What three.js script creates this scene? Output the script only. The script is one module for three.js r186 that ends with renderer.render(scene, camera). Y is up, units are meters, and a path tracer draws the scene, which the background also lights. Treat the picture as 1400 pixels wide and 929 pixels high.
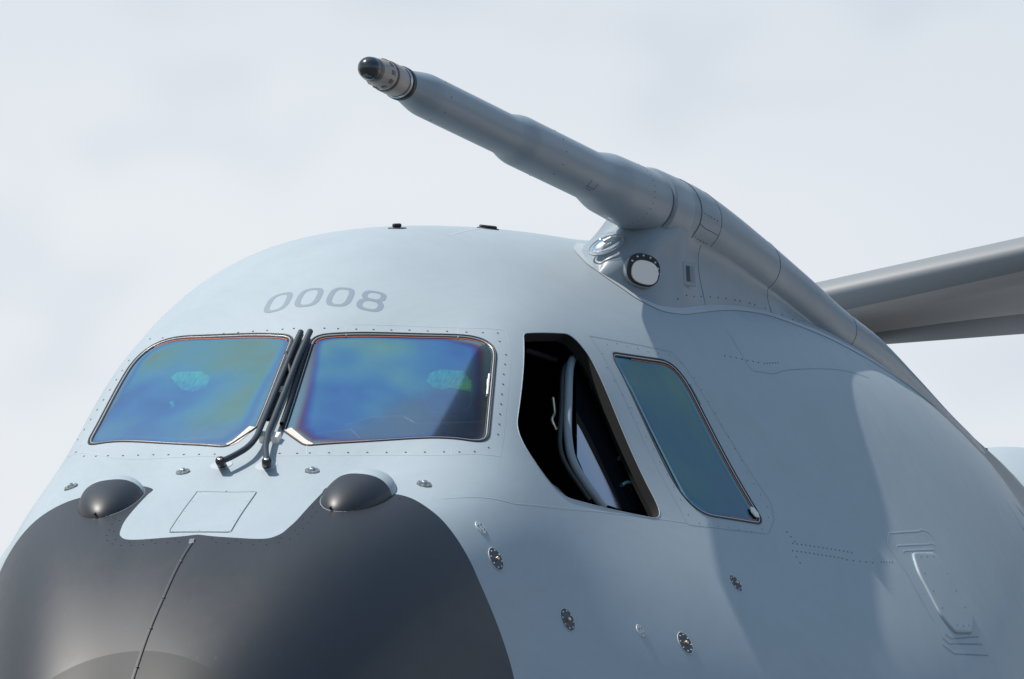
import * as THREE from 'three';
import { mergeGeometries } from 'three/addons/utils/BufferGeometryUtils.js';
import { ImprovedNoise } from 'three/addons/math/ImprovedNoise.js';
import { RoundedBoxGeometry } from 'three/addons/geometries/RoundedBoxGeometry.js';

// ---------------------------------------------------------------- camera, sky, sun, exposure
const scene = new THREE.Scene();
const camera = new THREE.PerspectiveCamera(10.209, 1024 / 679, 0.5, 2000);
camera.position.set(...[3.9734, 3.8, 15.9986]);
camera.up.set(...[0.01632, 0.99678, 0.07855]);
camera.lookAt(new THREE.Vector3(...[0.40409, 5.40398, -3.61483]));
camera.updateMatrixWorld();
const SUN = new THREE.Vector3(-0.43, 0.896, 0.06).normalize();
const noise = new ImprovedNoise();
const V = (x, y, z) => new THREE.Vector3(x, y, z);
const clamp = (x, a, b) => Math.min(b, Math.max(a, x)), lerp = (a, b, t) => a + (b - a) * t;
const smooth = (a, b, x) => { const t = clamp((x - a) / (b - a), 0, 1); return t * t * (3 - 2 * t); };
function fbm(x, y, z, n = 4) { let s = 0, a = 0.5; for (let i = 0; i < n; i++) { s += a * noise.noise(x, y, z); x *= 2.03; y *= 2.03; z *= 2.03; a *= 0.5; } return s; }
let seed = 7;
const rnd = () => { seed = (seed * 16807) % 2147483647; return seed / 2147483647; };

{ // hazy summer sky: white near the horizon, bluer overhead and away from the sun, thin broken cloud
  const W = 1024, H = 512, d = new Float32Array(W * H * 4), dir = V(0, 0, 0);
  for (let r = 0; r < H; r++) for (let k = 0; k < W; k++) {
    const el = ((r + 0.5) / H - 0.5) * Math.PI, az = ((k + 0.5) / W - 0.5) * 2 * Math.PI;
    dir.set(Math.cos(az) * Math.cos(el), Math.sin(el), Math.sin(az) * Math.cos(el));
    const up = Math.max(dir.y, 0), hz = Math.exp(-((up / 0.42) ** 2.4)), cs = dir.dot(SUN), glow = Math.pow(Math.max(cs, 0), 10);
    const c = [lerp(0.11, 0.785, hz), lerp(0.28, 0.82, hz), lerp(0.48, 0.86, hz)];
    const q = 1 / (up + 0.12), cl = smooth(0.02, 0.42, fbm(dir.x * q * 0.9 + 3, dir.z * q * 0.9, 1.7, 5) + 0.12) * 0.4 * smooth(0, 0.06, up);
    const thin = -0.07 * smooth(0.10, 0.36, fbm(dir.x * 19 + 5.2, dir.y * 48, dir.z * 19, 5) + 0.1) * smooth(0.0, 0.05, up) * smooth(0.5, 0.15, up);
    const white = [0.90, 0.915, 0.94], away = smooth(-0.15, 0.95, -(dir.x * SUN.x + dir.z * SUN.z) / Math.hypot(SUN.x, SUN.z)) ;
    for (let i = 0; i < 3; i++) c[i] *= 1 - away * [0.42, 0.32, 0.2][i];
    for (let i = 0; i < 3; i++) {
      let v = lerp(c[i], white[i], cl * (1 - hz * 0.6)) * (1 + thin * [1.25, 1, 0.7][i]) + glow * [0.55, 0.52, 0.46][i];
      if (dir.y < 0) v = lerp(v, [0.30, 0.30, 0.29][i], smooth(0, 0.05, -dir.y));
      d[(r * W + k) * 4 + i] = v;
    }
    d[(r * W + k) * 4 + 3] = 1;
  }
  const sky = new THREE.DataTexture(d, W, H, THREE.RGBAFormat, THREE.FloatType);
  sky.mapping = THREE.EquirectangularReflectionMapping; sky.magFilter = THREE.LinearFilter; sky.needsUpdate = true;
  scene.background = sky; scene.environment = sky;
}
const sun = new THREE.DirectionalLight(new THREE.Color(1, 0.935, 0.86), 5.0);
sun.position.copy(SUN).multiplyScalar(60); sun.target.position.set(0, 3, -2);
sun.castShadow = true; sun.shadow.mapSize.set(4096, 4096); sun.shadow.radius = 1;
Object.assign(sun.shadow.camera, { left: -22, right: 22, top: 22, bottom: -22, near: 1, far: 140 });
scene.add(sun, sun.target);
const renderer = new THREE.WebGLRenderer({ antialias: true });
renderer.setSize(1024, 679);
renderer.toneMapping = THREE.LinearToneMapping; renderer.toneMappingExposure = 1.03;
renderer.shadowMap.enabled = true;

// ---------------------------------------------------------------- materials
function tex(W, H, fn, srgb = false) {
  const d = new Uint8Array(W * H * 4);
  for (let y = 0; y < H; y++) for (let x = 0; x < W; x++) { const c = fn((x + 0.5) / W, (y + 0.5) / H); for (let i = 0; i < 3; i++) d[(y * W + x) * 4 + i] = clamp(Math.round(c[i] * 255), 0, 255); d[(y * W + x) * 4 + 3] = 255; }
  const t = new THREE.DataTexture(d, W, H); t.magFilter = THREE.LinearFilter; t.wrapS = t.wrapT = THREE.RepeatWrapping; if (srgb) t.colorSpace = THREE.SRGBColorSpace; t.needsUpdate = true; return t;
}
const tile = (u, v, k, z) => { // seamless noise on a torus
  const a = u * Math.PI * 2, b = v * Math.PI * 2, R = k / (Math.PI * 2);
  return fbm(Math.cos(a) * R + 9, Math.sin(a) * R + Math.cos(b) * R + z, Math.sin(b) * R + 5, 4);
};
const mottle = tex(512, 512, (u, v) => { const n = 0.92 + tile(u, v, 5, 1) * 0.07 + tile(u, v, 26, 4) * 0.045 + (rnd() - 0.5) * 0.02; return [n, n, n]; });
const mottleDark = tex(512, 512, (u, v) => { let n = 0.88 + tile(u, v, 5, 2) * 0.07 + tile(u, v, 22, 7) * 0.06 + (rnd() - 0.5) * 0.03; const w = tile(u, v, 60, 3); if (w > 0.36) n += 0.6 * smooth(0.36, 0.42, w); return [n, n, n]; });
const chips = (() => { // dark radome coat with rain-worn flecks
  const spots = Array.from({ length: 90 }, () => [rnd(), rnd(), 0.0008 + rnd() * rnd() * 0.0022, 0.5 + rnd() * 0.5]);
  return tex(1024, 1024, (u, v) => { let n = 0.42 + tile(u, v, 5, 2) * 0.05 + tile(u, v, 30, 7) * 0.035 + (rnd() - 0.5) * 0.02; for (const [a, b, r, k] of spots) { const e = ((u - a) ** 2 + (v - b) ** 2 * 0.5) / r / r; if (e < 1) n = Math.max(n, k); } return [n, n, n]; });
})();
const roughTex = tex(256, 256, (u, v) => { const n = 0.9 + tile(u, v, 7, 3) * 0.09 + tile(u, v, 30, 8) * 0.07; return [n, n, n]; });
const grain = tex(256, 256, (u, v) => { const n = 0.5 + tile(u, v, 48, 6) * 0.5; return [n, n, n]; });
const rep = (t, k) => { const c = t.clone(); c.repeat.set(k, k); c.needsUpdate = true; return c; };
const std = (r, g, b, rough, o = {}) => { const m = new THREE.MeshPhysicalMaterial({ roughness: rough, metalness: 0, ...o }); m.color.setRGB(r, g, b); return m; };
const M = {
  paint: std(0.35, 0.412, 0.452, 0.58, { map: rep(mottle, 0.45), roughnessMap: rep(roughTex, 0.8), specularIntensity: 0.7 }),
  paintPlain: std(0.30, 0.365, 0.42, 0.5, { specularIntensity: 0.7 }),
  tubePaint: std(0.235, 0.29, 0.335, 0.46, { map: rep(mottle, 0.8), roughnessMap: rep(roughTex, 1.4) }),
  flange: std(0.42, 0.46, 0.49, 0.55),
  radome: std(0.032, 0.037, 0.049, 0.52, { map: rep(chips, 0.55), roughnessMap: rep(roughTex, 1), ior: 1.57 }),
  seam: std(0.075, 0.09, 0.105, 0.7),
  faint: std(0.20, 0.25, 0.295, 0.7),
  lightLine: std(0.42, 0.47, 0.51, 0.5),
  noseCap: std(0.03, 0.034, 0.042, 0.56, { map: rep(chips, 0.55), ior: 1.5 }),
  digit: std(0.185, 0.235, 0.285, 0.6),
  black: std(0.012, 0.013, 0.015, 0.5),
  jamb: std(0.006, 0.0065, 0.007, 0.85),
  rubber: std(0.022, 0.026, 0.032, 0.55),
  wiper: std(0.022, 0.032, 0.044, 0.55),
  steel: std(0.62, 0.62, 0.62, 0.32, { metalness: 1 }),
  greySteel: std(0.30, 0.31, 0.32, 0.42, { metalness: 0.8 }),
  silver: std(0.78, 0.75, 0.71, 0.5, { metalness: 0.25 }),
  plate: std(0.05, 0.055, 0.065, 0.5),
  whitePlate: std(0.42, 0.45, 0.48, 0.5),
  brass: std(0.75, 0.62, 0.46, 0.3, { metalness: 0.9 }),
  nozzle: std(0.42, 0.37, 0.335, 0.45, { metalness: 0.3, map: rep(mottleDark, 3) }),
  nozzleDark: std(0.10, 0.085, 0.075, 0.4, { metalness: 0.5 }),
  ball: std(0.018, 0.022, 0.028, 0.22, { clearcoat: 0.6, clearcoatRoughness: 0.12 }),
  trim: std(0.50, 0.52, 0.54, 0.35, { metalness: 0.5 }),
  bead: std(0.50, 0.17, 0.10, 0.5),
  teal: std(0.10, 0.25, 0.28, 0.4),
  white: std(0.72, 0.70, 0.67, 0.6),
  sealant: std(0.62, 0.55, 0.50, 0.7),
  red: std(0.45, 0.05, 0.03, 0.6),
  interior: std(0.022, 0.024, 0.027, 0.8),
  interiorGrey: std(0.11, 0.125, 0.14, 0.7),
  coaming: std(0.16, 0.17, 0.18, 0.7),
  seat: std(0.05, 0.055, 0.06, 0.9),
  leadingEdge: std(0.2, 0.215, 0.23, 0.5),
  wing: std(0.40, 0.38, 0.37, 0.5, { map: rep(mottle, 0.3) }),
  flap: std(0.135, 0.133, 0.135, 0.5, { map: rep(mottle, 0.3) }),
  tyre: std(0.02, 0.02, 0.02, 0.9),
  asphalt: std(0.10, 0.10, 0.105, 0.9, { map: rep(mottleDark, 0.1) }),
  concrete: std(0.5, 0.48, 0.455, 0.9, { map: rep(mottleDark, 0.1) }),
  lens: new THREE.MeshPhysicalMaterial({ color: 0xffffff, roughness: 0.05, transmission: 1, thickness: 0, ior: 1.5 }),
  chrome: std(0.85, 0.87, 0.9, 0.12, { metalness: 1 }),
};

// ---------------------------------------------------------------- the nose and fuselage as one smooth surface: half-section radii (rows from the nose tip aft, columns from crown to keel)
const YA = 3.62, YT = 2.95, ZT = 2.7, DZ = 0.14, NZ = 32, NP = 21;
const RADII = [
  [-0.053, -0.055, -0.061, -0.071, -0.081, -0.09, -0.096, -0.101, -0.104, -0.105, -0.107, -0.109, -0.112, -0.118, -0.125, -0.136, -0.148, -0.16, -0.171, -0.178, -0.18],
  [-0.001, -0.001, -0.001, -0.001, 0, 0, 0, 0, 0, 0, 0, 0, 0, 0, 0, 0, 0, 0, 0, 0, 0],
  [0.056, 0.058, 0.064, 0.073, 0.083, 0.091, 0.097, 0.101, 0.104, 0.106, 0.107, 0.109, 0.112, 0.118, 0.125, 0.136, 0.148, 0.16, 0.17, 0.178, 0.18],
  [0.12, 0.125, 0.137, 0.154, 0.171, 0.186, 0.197, 0.204, 0.209, 0.212, 0.214, 0.218, 0.224, 0.235, 0.251, 0.271, 0.295, 0.319, 0.34, 0.354, 0.359],
  [0.198, 0.204, 0.223, 0.246, 0.268, 0.286, 0.3, 0.309, 0.315, 0.318, 0.321, 0.326, 0.337, 0.353, 0.378, 0.408, 0.442, 0.477, 0.507, 0.527, 0.534],
  [0.293, 0.301, 0.323, 0.349, 0.373, 0.393, 0.408, 0.418, 0.423, 0.425, 0.428, 0.436, 0.45, 0.473, 0.506, 0.546, 0.591, 0.635, 0.672, 0.697, 0.706],
  [0.407, 0.415, 0.437, 0.463, 0.488, 0.508, 0.522, 0.529, 0.532, 0.533, 0.536, 0.546, 0.565, 0.596, 0.638, 0.688, 0.742, 0.792, 0.835, 0.863, 0.873],
  [0.535, 0.541, 0.559, 0.584, 0.611, 0.631, 0.642, 0.645, 0.643, 0.642, 0.645, 0.659, 0.685, 0.726, 0.777, 0.836, 0.896, 0.951, 0.996, 1.025, 1.035],
  [0.66, 0.663, 0.677, 0.707, 0.74, 0.761, 0.767, 0.764, 0.756, 0.752, 0.757, 0.777, 0.813, 0.865, 0.926, 0.992, 1.056, 1.113, 1.157, 1.185, 1.194],
  [0.763, 0.767, 0.783, 0.825, 0.871, 0.896, 0.897, 0.885, 0.871, 0.864, 0.874, 0.904, 0.954, 1.017, 1.087, 1.158, 1.224, 1.279, 1.319, 1.344, 1.351],
  [0.84, 0.851, 0.876, 0.928, 0.992, 1.03, 1.031, 1.01, 0.988, 0.981, 1, 1.046, 1.111, 1.186, 1.263, 1.336, 1.4, 1.449, 1.483, 1.502, 1.508],
  [0.899, 0.921, 0.958, 1.007, 1.092, 1.162, 1.164, 1.138, 1.109, 1.106, 1.142, 1.207, 1.288, 1.374, 1.456, 1.528, 1.585, 1.625, 1.65, 1.662, 1.665],
  [0.993, 1.013, 1.042, 1.08, 1.189, 1.289, 1.293, 1.264, 1.234, 1.248, 1.306, 1.39, 1.487, 1.582, 1.667, 1.733, 1.779, 1.805, 1.818, 1.822, 1.823],
  [1.23, 1.232, 1.241, 1.291, 1.379, 1.42, 1.4, 1.377, 1.374, 1.415, 1.494, 1.596, 1.707, 1.811, 1.893, 1.95, 1.979, 1.989, 1.987, 1.982, 1.979],
  [1.593, 1.571, 1.568, 1.653, 1.646, 1.545, 1.498, 1.497, 1.534, 1.603, 1.701, 1.823, 1.948, 2.055, 2.131, 2.173, 2.184, 2.175, 2.156, 2.14, 2.135],
  [1.906, 1.88, 1.859, 1.903, 1.81, 1.674, 1.624, 1.638, 1.707, 1.8, 1.923, 2.067, 2.203, 2.307, 2.372, 2.397, 2.388, 2.359, 2.325, 2.298, 2.288],
  [2.122, 2.104, 2.065, 2.039, 1.952, 1.844, 1.789, 1.803, 1.885, 2.002, 2.158, 2.321, 2.46, 2.556, 2.606, 2.612, 2.586, 2.542, 2.493, 2.457, 2.443],
  [2.255, 2.254, 2.239, 2.189, 2.125, 2.033, 1.971, 1.978, 2.059, 2.198, 2.384, 2.566, 2.704, 2.788, 2.82, 2.81, 2.772, 2.718, 2.662, 2.619, 2.604],
  [2.332, 2.345, 2.368, 2.356, 2.3, 2.217, 2.158, 2.161, 2.237, 2.387, 2.591, 2.784, 2.918, 2.987, 3.002, 2.981, 2.937, 2.883, 2.829, 2.788, 2.773],
  [2.379, 2.393, 2.431, 2.464, 2.445, 2.393, 2.349, 2.35, 2.418, 2.569, 2.779, 2.968, 3.088, 3.141, 3.145, 3.119, 3.078, 3.032, 2.99, 2.959, 2.948],
  [2.424, 2.436, 2.48, 2.538, 2.56, 2.545, 2.524, 2.528, 2.596, 2.742, 2.938, 3.106, 3.207, 3.247, 3.244, 3.219, 3.187, 3.157, 3.133, 3.118, 3.112],
  [2.488, 2.501, 2.547, 2.608, 2.652, 2.666, 2.666, 2.681, 2.751, 2.893, 3.06, 3.195, 3.276, 3.306, 3.301, 3.282, 3.263, 3.252, 3.249, 3.248, 3.248],
  [2.57, 2.582, 2.624, 2.674, 2.716, 2.744, 2.766, 2.801, 2.876, 3.001, 3.136, 3.241, 3.303, 3.327, 3.324, 3.312, 3.307, 3.314, 3.326, 3.337, 3.341],
  [2.653, 2.662, 2.691, 2.721, 2.748, 2.778, 2.82, 2.878, 2.959, 3.064, 3.169, 3.252, 3.302, 3.323, 3.323, 3.32, 3.325, 3.343, 3.365, 3.382, 3.388],
  [2.716, 2.722, 2.735, 2.747, 2.758, 2.786, 2.841, 2.912, 2.996, 3.087, 3.173, 3.241, 3.284, 3.304, 3.31, 3.314, 3.327, 3.35, 3.375, 3.394, 3.401],
  [2.75, 2.752, 2.756, 2.759, 2.765, 2.792, 2.846, 2.918, 3, 3.084, 3.159, 3.219, 3.259, 3.281, 3.292, 3.303, 3.321, 3.347, 3.372, 3.39, 3.396],
  [2.758, 2.759, 2.761, 2.765, 2.776, 2.802, 2.847, 2.911, 2.988, 3.069, 3.141, 3.196, 3.234, 3.259, 3.276, 3.293, 3.316, 3.341, 3.365, 3.381, 3.387],
  [2.753, 2.754, 2.759, 2.768, 2.783, 2.808, 2.847, 2.904, 2.978, 3.056, 3.124, 3.176, 3.214, 3.241, 3.264, 3.287, 3.312, 3.338, 3.361, 3.376, 3.381],
  [2.745, 2.748, 2.756, 2.768, 2.783, 2.806, 2.846, 2.906, 2.979, 3.051, 3.114, 3.162, 3.2, 3.229, 3.256, 3.283, 3.311, 3.338, 3.36, 3.374, 3.379],
  [2.74, 2.744, 2.753, 2.766, 2.78, 2.802, 2.847, 2.917, 2.99, 3.056, 3.11, 3.155, 3.191, 3.223, 3.252, 3.282, 3.311, 3.339, 3.361, 3.375, 3.38],
  [2.739, 2.742, 2.751, 2.764, 2.778, 2.803, 2.852, 2.933, 3.006, 3.065, 3.113, 3.153, 3.189, 3.221, 3.252, 3.283, 3.313, 3.341, 3.363, 3.376, 3.381],
  [2.738, 2.741, 2.75, 2.763, 2.781, 2.812, 2.868, 2.946, 3.016, 3.073, 3.118, 3.157, 3.191, 3.223, 3.255, 3.286, 3.316, 3.343, 3.364, 3.377, 3.381],
  [2.737, 2.74, 2.749, 2.765, 2.79, 2.829, 2.886, 2.955, 3.022, 3.078, 3.124, 3.162, 3.197, 3.23, 3.261, 3.292, 3.32, 3.345, 3.364, 3.376, 3.38],
  [2.735, 2.739, 2.751, 2.772, 2.804, 2.849, 2.905, 2.965, 3.025, 3.08, 3.128, 3.169, 3.206, 3.239, 3.27, 3.299, 3.325, 3.347, 3.364, 3.375, 3.379],
  [2.732, 2.737, 2.754, 2.783, 2.823, 2.871, 2.922, 2.974, 3.027, 3.08, 3.13, 3.176, 3.216, 3.251, 3.281, 3.308, 3.331, 3.35, 3.364, 3.373, 3.376]
];
const yc = (q) => YA - (YA - YT) * Math.exp(-Math.max(q, 0) / 1.2);
const bs = (u) => [(1 - u) ** 3 / 6, (3 * u ** 3 - 6 * u * u + 4) / 6, (-3 * u ** 3 + 3 * u * u + 3 * u + 1) / 6, u ** 3 / 6];
function skinR(q, phi) {
  const s = clamp(Math.sqrt(Math.max(Math.min(q, 17.2), 0)) / DZ, 0, NZ - 1e-6), i = Math.floor(s), a = bs(s - i);
  const t = clamp(Math.abs(phi) / Math.PI * (NP - 1), 0, NP - 1 - 1e-6), j = Math.floor(t), b = bs(t - j);
  let r = 0;
  for (let k = 0; k < 4; k++) { const row = RADII[Math.min(i + k, NZ + 2)]; for (let l = 0; l < 4; l++) { let m = j + l - 1; if (m < 0) m = -m; if (m > NP - 1) m = 2 * (NP - 1) - m; r += a[k] * b[l] * row[m]; } }
  return r;
}
function field(x, y, z) { const q = Math.max(ZT - z, 0), dy = y - yc(q); return Math.hypot(x, dy) - skinR(q, Math.atan2(x, dy)); }
function normalAt(p, h = 0.004) {
  return V(field(p.x + h, p.y, p.z) - field(p.x - h, p.y, p.z), field(p.x, p.y + h, p.z) - field(p.x, p.y - h, p.z), field(p.x, p.y, p.z + h) - field(p.x, p.y, p.z - h)).normalize();
}
function on(z, deg, off = 0) { // a point on the skin at station z and angle from the crown (port positive), lifted by off
  const q = ZT - z, f = deg * Math.PI / 180, r = skinR(q, f), p = V(r * Math.sin(f), yc(q) + r * Math.cos(f), z);
  if (off) p.addScaledVector(normalAt(p), off);
  return p;
}
function drop(p, n) { // slide p along n on to the skin
  let a = -0.25, b = 0.25; const g = (t) => field(p.x + n.x * t, p.y + n.y * t, p.z + n.z * t);
  for (let i = 0; i < 30; i++) { const m = (a + b) / 2; if (g(m) > 0) b = m; else a = m; }
  return p.clone().addScaledVector(n, (a + b) / 2);
}
function project(p) { let q = p.clone(); for (let i = 0; i < 6; i++) q.addScaledVector(normalAt(q), -field(q.x, q.y, q.z) * 0.9); return q; }

// ---------------------------------------------------------------- small modelling kit
const aircraft = new THREE.Group(); aircraft.name = 'transport_aircraft';
aircraft.userData = { label: 'grey military transport aircraft with black nose, refuelling probe and open side window', category: 'aircraft' };
scene.add(aircraft);
function add(name, geo, mat, parent = aircraft, label, kind) {
  const m = new THREE.Mesh(geo, mat); m.name = name; m.castShadow = m.receiveShadow = true; parent.add(m);
  if (label) m.userData.label = label;
  if (kind) m.userData.kind = kind;
  return m;
}
function grp(name, parent = aircraft, label) { const g = new THREE.Group(); g.name = name; parent.add(g); if (label) g.userData.label = label; return g; }
const merge = (list) => mergeGeometries(list.map((g) => { const h = g.index ? g.toNonIndexed() : g; for (const k of Object.keys(h.attributes)) if (!['position', 'normal', 'uv'].includes(k)) h.deleteAttribute(k); return h; }));
function curve(pts, closed = false, type = 'centripetal') { return new THREE.CatmullRomCurve3(pts, closed, type); }
function tubeOf(pts, r, closed = false, seg = 0, sides = 8) { return new THREE.TubeGeometry(curve(pts, closed), seg || pts.length * 4, r, sides, closed); }
class Poly extends THREE.Curve { // straight-sided path through points
  constructor(p, closed) { super(); this.p = closed ? [...p, p[0]] : p; this.l = [0]; for (let i = 1; i < this.p.length; i++) this.l.push(this.l[i - 1] + this.p[i].distanceTo(this.p[i - 1])); }
  getPoint(t, o = new THREE.Vector3()) { const s = t * this.l.at(-1); let i = 1; while (i < this.l.length - 1 && this.l[i] < s) i++; return o.lerpVectors(this.p[i - 1], this.p[i], clamp((s - this.l[i - 1]) / (this.l[i] - this.l[i - 1] || 1), 0, 1)); }
}
function capsule(a, b, r, r2 = r) { // rod from a to b with rounded ends
  const d = b.clone().sub(a), L = d.length(), pts = [], n = 5;
  for (let i = 0; i <= n; i++) { const t = i / n * Math.PI / 2; pts.push(new THREE.Vector2(Math.max(r * Math.sin(t), 1e-5), -r * 0.6 * Math.cos(t))); }
  for (let i = 0; i <= n; i++) { const t = i / n * Math.PI / 2; pts.push(new THREE.Vector2(Math.max(r2 * Math.cos(t), 1e-5), L + r2 * 0.6 * Math.sin(t))); }
  const g = new THREE.LatheGeometry(pts, 16);
  return g.applyMatrix4(new THREE.Matrix4().compose(a, new THREE.Quaternion().setFromUnitVectors(V(0, 1, 0), d.normalize()), V(1, 1, 1)));
}
function lathe(profile, a, dir, sides = 40) { // profile [[distance along dir, radius], ...]
  const g = new THREE.LatheGeometry(profile.map(([l, r]) => new THREE.Vector2(Math.max(r, 1e-5), l)), sides);
  return g.applyMatrix4(new THREE.Matrix4().compose(a, new THREE.Quaternion().setFromUnitVectors(V(0, 1, 0), dir.clone().normalize()), V(1, 1, 1)));
}
function frame(p, n, hint = V(0, 0, -1)) { // matrix with z = n, x along hint
  const x = hint.clone().addScaledVector(n, -hint.dot(n)).normalize(), y = n.clone().cross(x);
  return new THREE.Matrix4().makeBasis(x, y, n).setPosition(p);
}
function stripOn(pts, w, lift = 0.0008) { // a painted line or sealed joint on the skin: a thin band of width w through points of the skin
  const P = [], N = [], U = [], I = [], n = pts.length;
  for (let i = 0; i < n; i++) {
    const t = pts[Math.min(i + 1, n - 1)].clone().sub(pts[Math.max(i - 1, 0)]).normalize(), m = normalAt(pts[i]), s = t.clone().cross(m).normalize(), ww = Array.isArray(w) ? lerp(w[0], w[1], i / (n - 1)) : w;
    for (const k of [-0.5, 0.5]) { const p = pts[i].clone().addScaledVector(s, k * ww); p.addScaledVector(m, lift - clamp(field(p.x, p.y, p.z), -0.01, 0.01)); P.push(p.x, p.y, p.z); N.push(m.x, m.y, m.z); U.push(k, i / n); }
    if (i) I.push(2 * i - 2, 2 * i - 1, 2 * i, 2 * i - 1, 2 * i + 1, 2 * i);
  }
  const g = new THREE.BufferGeometry(); g.setAttribute('position', new THREE.Float32BufferAttribute(P, 3)); g.setAttribute('normal', new THREE.Float32BufferAttribute(N, 3)); g.setAttribute('uv', new THREE.Float32BufferAttribute(U, 2)); g.setIndex(I);
  return g;
}
function along(zp, step = 0.03, curved = false, closed = false) { // points of the skin along a path of [z, angle] stations
  const a = zp.map(([z, d]) => on(z, d)), c = curved ? curve(a, closed) : new Poly(a, closed), n = Math.max(2, Math.ceil(c.getLength() / step));
  return Array.from({ length: n + 1 }, (_, i) => project(c.getPoint(i / n)));
}
const line = (zp, w, mat, parent, name = 'panel_seam', curved = false, closed = false) => add(name, stripOn(along(zp, 0.03, curved, closed), w), mat, parent);
function rivetsOn(points, r, mat, parent, name = 'rivet_row') { // heads too small to pick apart singly, one row as one part
  const g = new THREE.CylinderGeometry(r * 0.7, r, r * 0.7, 8).rotateX(Math.PI / 2);
  return add(name, merge(points.map((p) => g.clone().applyMatrix4(frame(p, normalAt(p))))), mat, parent, undefined, 'stuff');
}
function spread(zp, n, curved = false) { const a = zp.map(([z, d]) => on(z, d)), c = curved ? curve(a) : new Poly(a); return Array.from({ length: n }, (_, i) => project(c.getPoint(n > 1 ? i / (n - 1) : 0))); }

// ---------------------------------------------------------------- outlines on the skin (windows): a plane, a rounded polygon in it
function outline(zp, radii) {
  const P = zp.map(([z, d]) => on(z, d)), o = P.reduce((s, p) => s.add(p), V(0, 0, 0)).divideScalar(P.length), n = V(0, 0, 0);
  for (let i = 0; i < P.length; i++) n.add(P[i].clone().sub(o).cross(P[(i + 1) % P.length].clone().sub(o)));
  n.normalize(); const out = normalAt(project(o)); if (n.dot(out) < 0) n.negate();
  const u = V(0, 1, 0).cross(n).normalize(), v = n.clone().cross(u);
  const c = P.map((p) => { const d = p.clone().sub(o); return [d.dot(u), d.dot(v)]; });
  if (c.reduce((s, p, i) => { const q = c[(i + 1) % c.length]; return s + p[0] * q[1] - q[0] * p[1]; }, 0) < 0) { c.reverse(); radii = [...radii].reverse(); }
  const poly = [];
  c.forEach((p, i) => {
    const a = c[(i + c.length - 1) % c.length], b = c[(i + 1) % c.length], ua = [a[0] - p[0], a[1] - p[1]], ub = [b[0] - p[0], b[1] - p[1]], la = Math.hypot(...ua), lb = Math.hypot(...ub);
    const cosw = (ua[0] * ub[0] + ua[1] * ub[1]) / la / lb, half = Math.acos(clamp(cosw, -1, 1)) / 2, r = radii[i], t = Math.min(r / Math.tan(half), la * 0.49, lb * 0.49), A = [p[0] + ua[0] / la * t, p[1] + ua[1] / la * t], B = [p[0] + ub[0] / lb * t, p[1] + ub[1] / lb * t];
    for (let k = 0; k <= 8; k++) { const s = k / 8; poly.push([lerp(lerp(A[0], p[0], s), lerp(p[0], B[0], s), s), lerp(lerp(A[1], p[1], s), lerp(p[1], B[1], s), s)]); }
  });
  const at = (a, b) => drop(o.clone().addScaledVector(u, a).addScaledVector(v, b), n);
  const xs = poly.map((p) => p[0]), ys = poly.map((p) => p[1]);
  const sdf = (x, y) => {
    let d = 1e9, inside = false;
    for (let i = 0, j = poly.length - 1; i < poly.length; j = i++) {
      const [ax, ay] = poly[j], [bx, by] = poly[i], ex = bx - ax, ey = by - ay, wx = x - ax, wy = y - ay, t = clamp((wx * ex + wy * ey) / (ex * ex + ey * ey || 1), 0, 1);
      d = Math.min(d, Math.hypot(wx - ex * t, wy - ey * t));
      if ((ay > y) !== (by > y) && x < (bx - ax) * (y - ay) / (by - ay) + ax) inside = !inside;
    }
    return inside ? -d : d;
  };
  const box = [Math.min(...xs), Math.max(...xs), Math.min(...ys), Math.max(...ys)];
  const dist = (x, y, z) => { const dx = x - o.x, dy = y - o.y, dz = z - o.z, h = dx * n.x + dy * n.y + dz * n.z; if (Math.abs(h) > 0.3) return 1; const a = dx * u.x + dy * u.y + dz * u.z, b = dx * v.x + dy * v.y + dz * v.z; if (a < box[0] - 0.1 || a > box[1] + 0.1 || b < box[2] - 0.1 || b > box[3] + 0.1) return 1; return sdf(a, b); };
  const ring = (inset = 0, step = 0.02) => { // the outline, moved inwards by inset, as points of the skin
    const c2 = poly.map((p, i) => { const a = poly[(i + poly.length - 1) % poly.length], b = poly[(i + 1) % poly.length], tx = b[0] - a[0], ty = b[1] - a[1], l = Math.hypot(tx, ty) || 1; return V(p[0] - ty / l * inset, p[1] + tx / l * inset, 0); });
    const k = new Poly(c2, true), m = Math.ceil(k.getLength() / step);
    return Array.from({ length: m }, (_, i) => { const p = k.getPoint(i / m); return at(p.x, p.y); });
  };
  return { o, n, u, v, poly, sdf, dist, at, ring, box };
}
const front_port = outline([[0.114, 9.14], [-0.009, 2.26], [-0.67, 0.86], [-0.959, 27.21], [-0.209, 39.68]], [0.04, 0.03, 0.09, 0.14, 0.13]);
const front_starboard = outline([[0.12, -8.66], [-0.038, -3.25], [-0.675, -2.13], [-1.034, -28.47], [-0.205, -39.29]], [0.04, 0.03, 0.08, 0.2, 0.17]);
const slide_port = outline([[-1.177, 28.79], [-1.611, 32.26], [-1.621, 36.18], [-1.371, 63.19], [-0.439, 52.99], [-0.434, 40.95]], [0.1, 0.2, 0.26, 0.13, 0.26, 0.24]);
const aft_port = outline([[-1.869, 36.9], [-2.53, 41.98], [-2.348, 67.82], [-1.663, 63.21]], [0.07, 0.17, 0.09, 0.22]);

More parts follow.
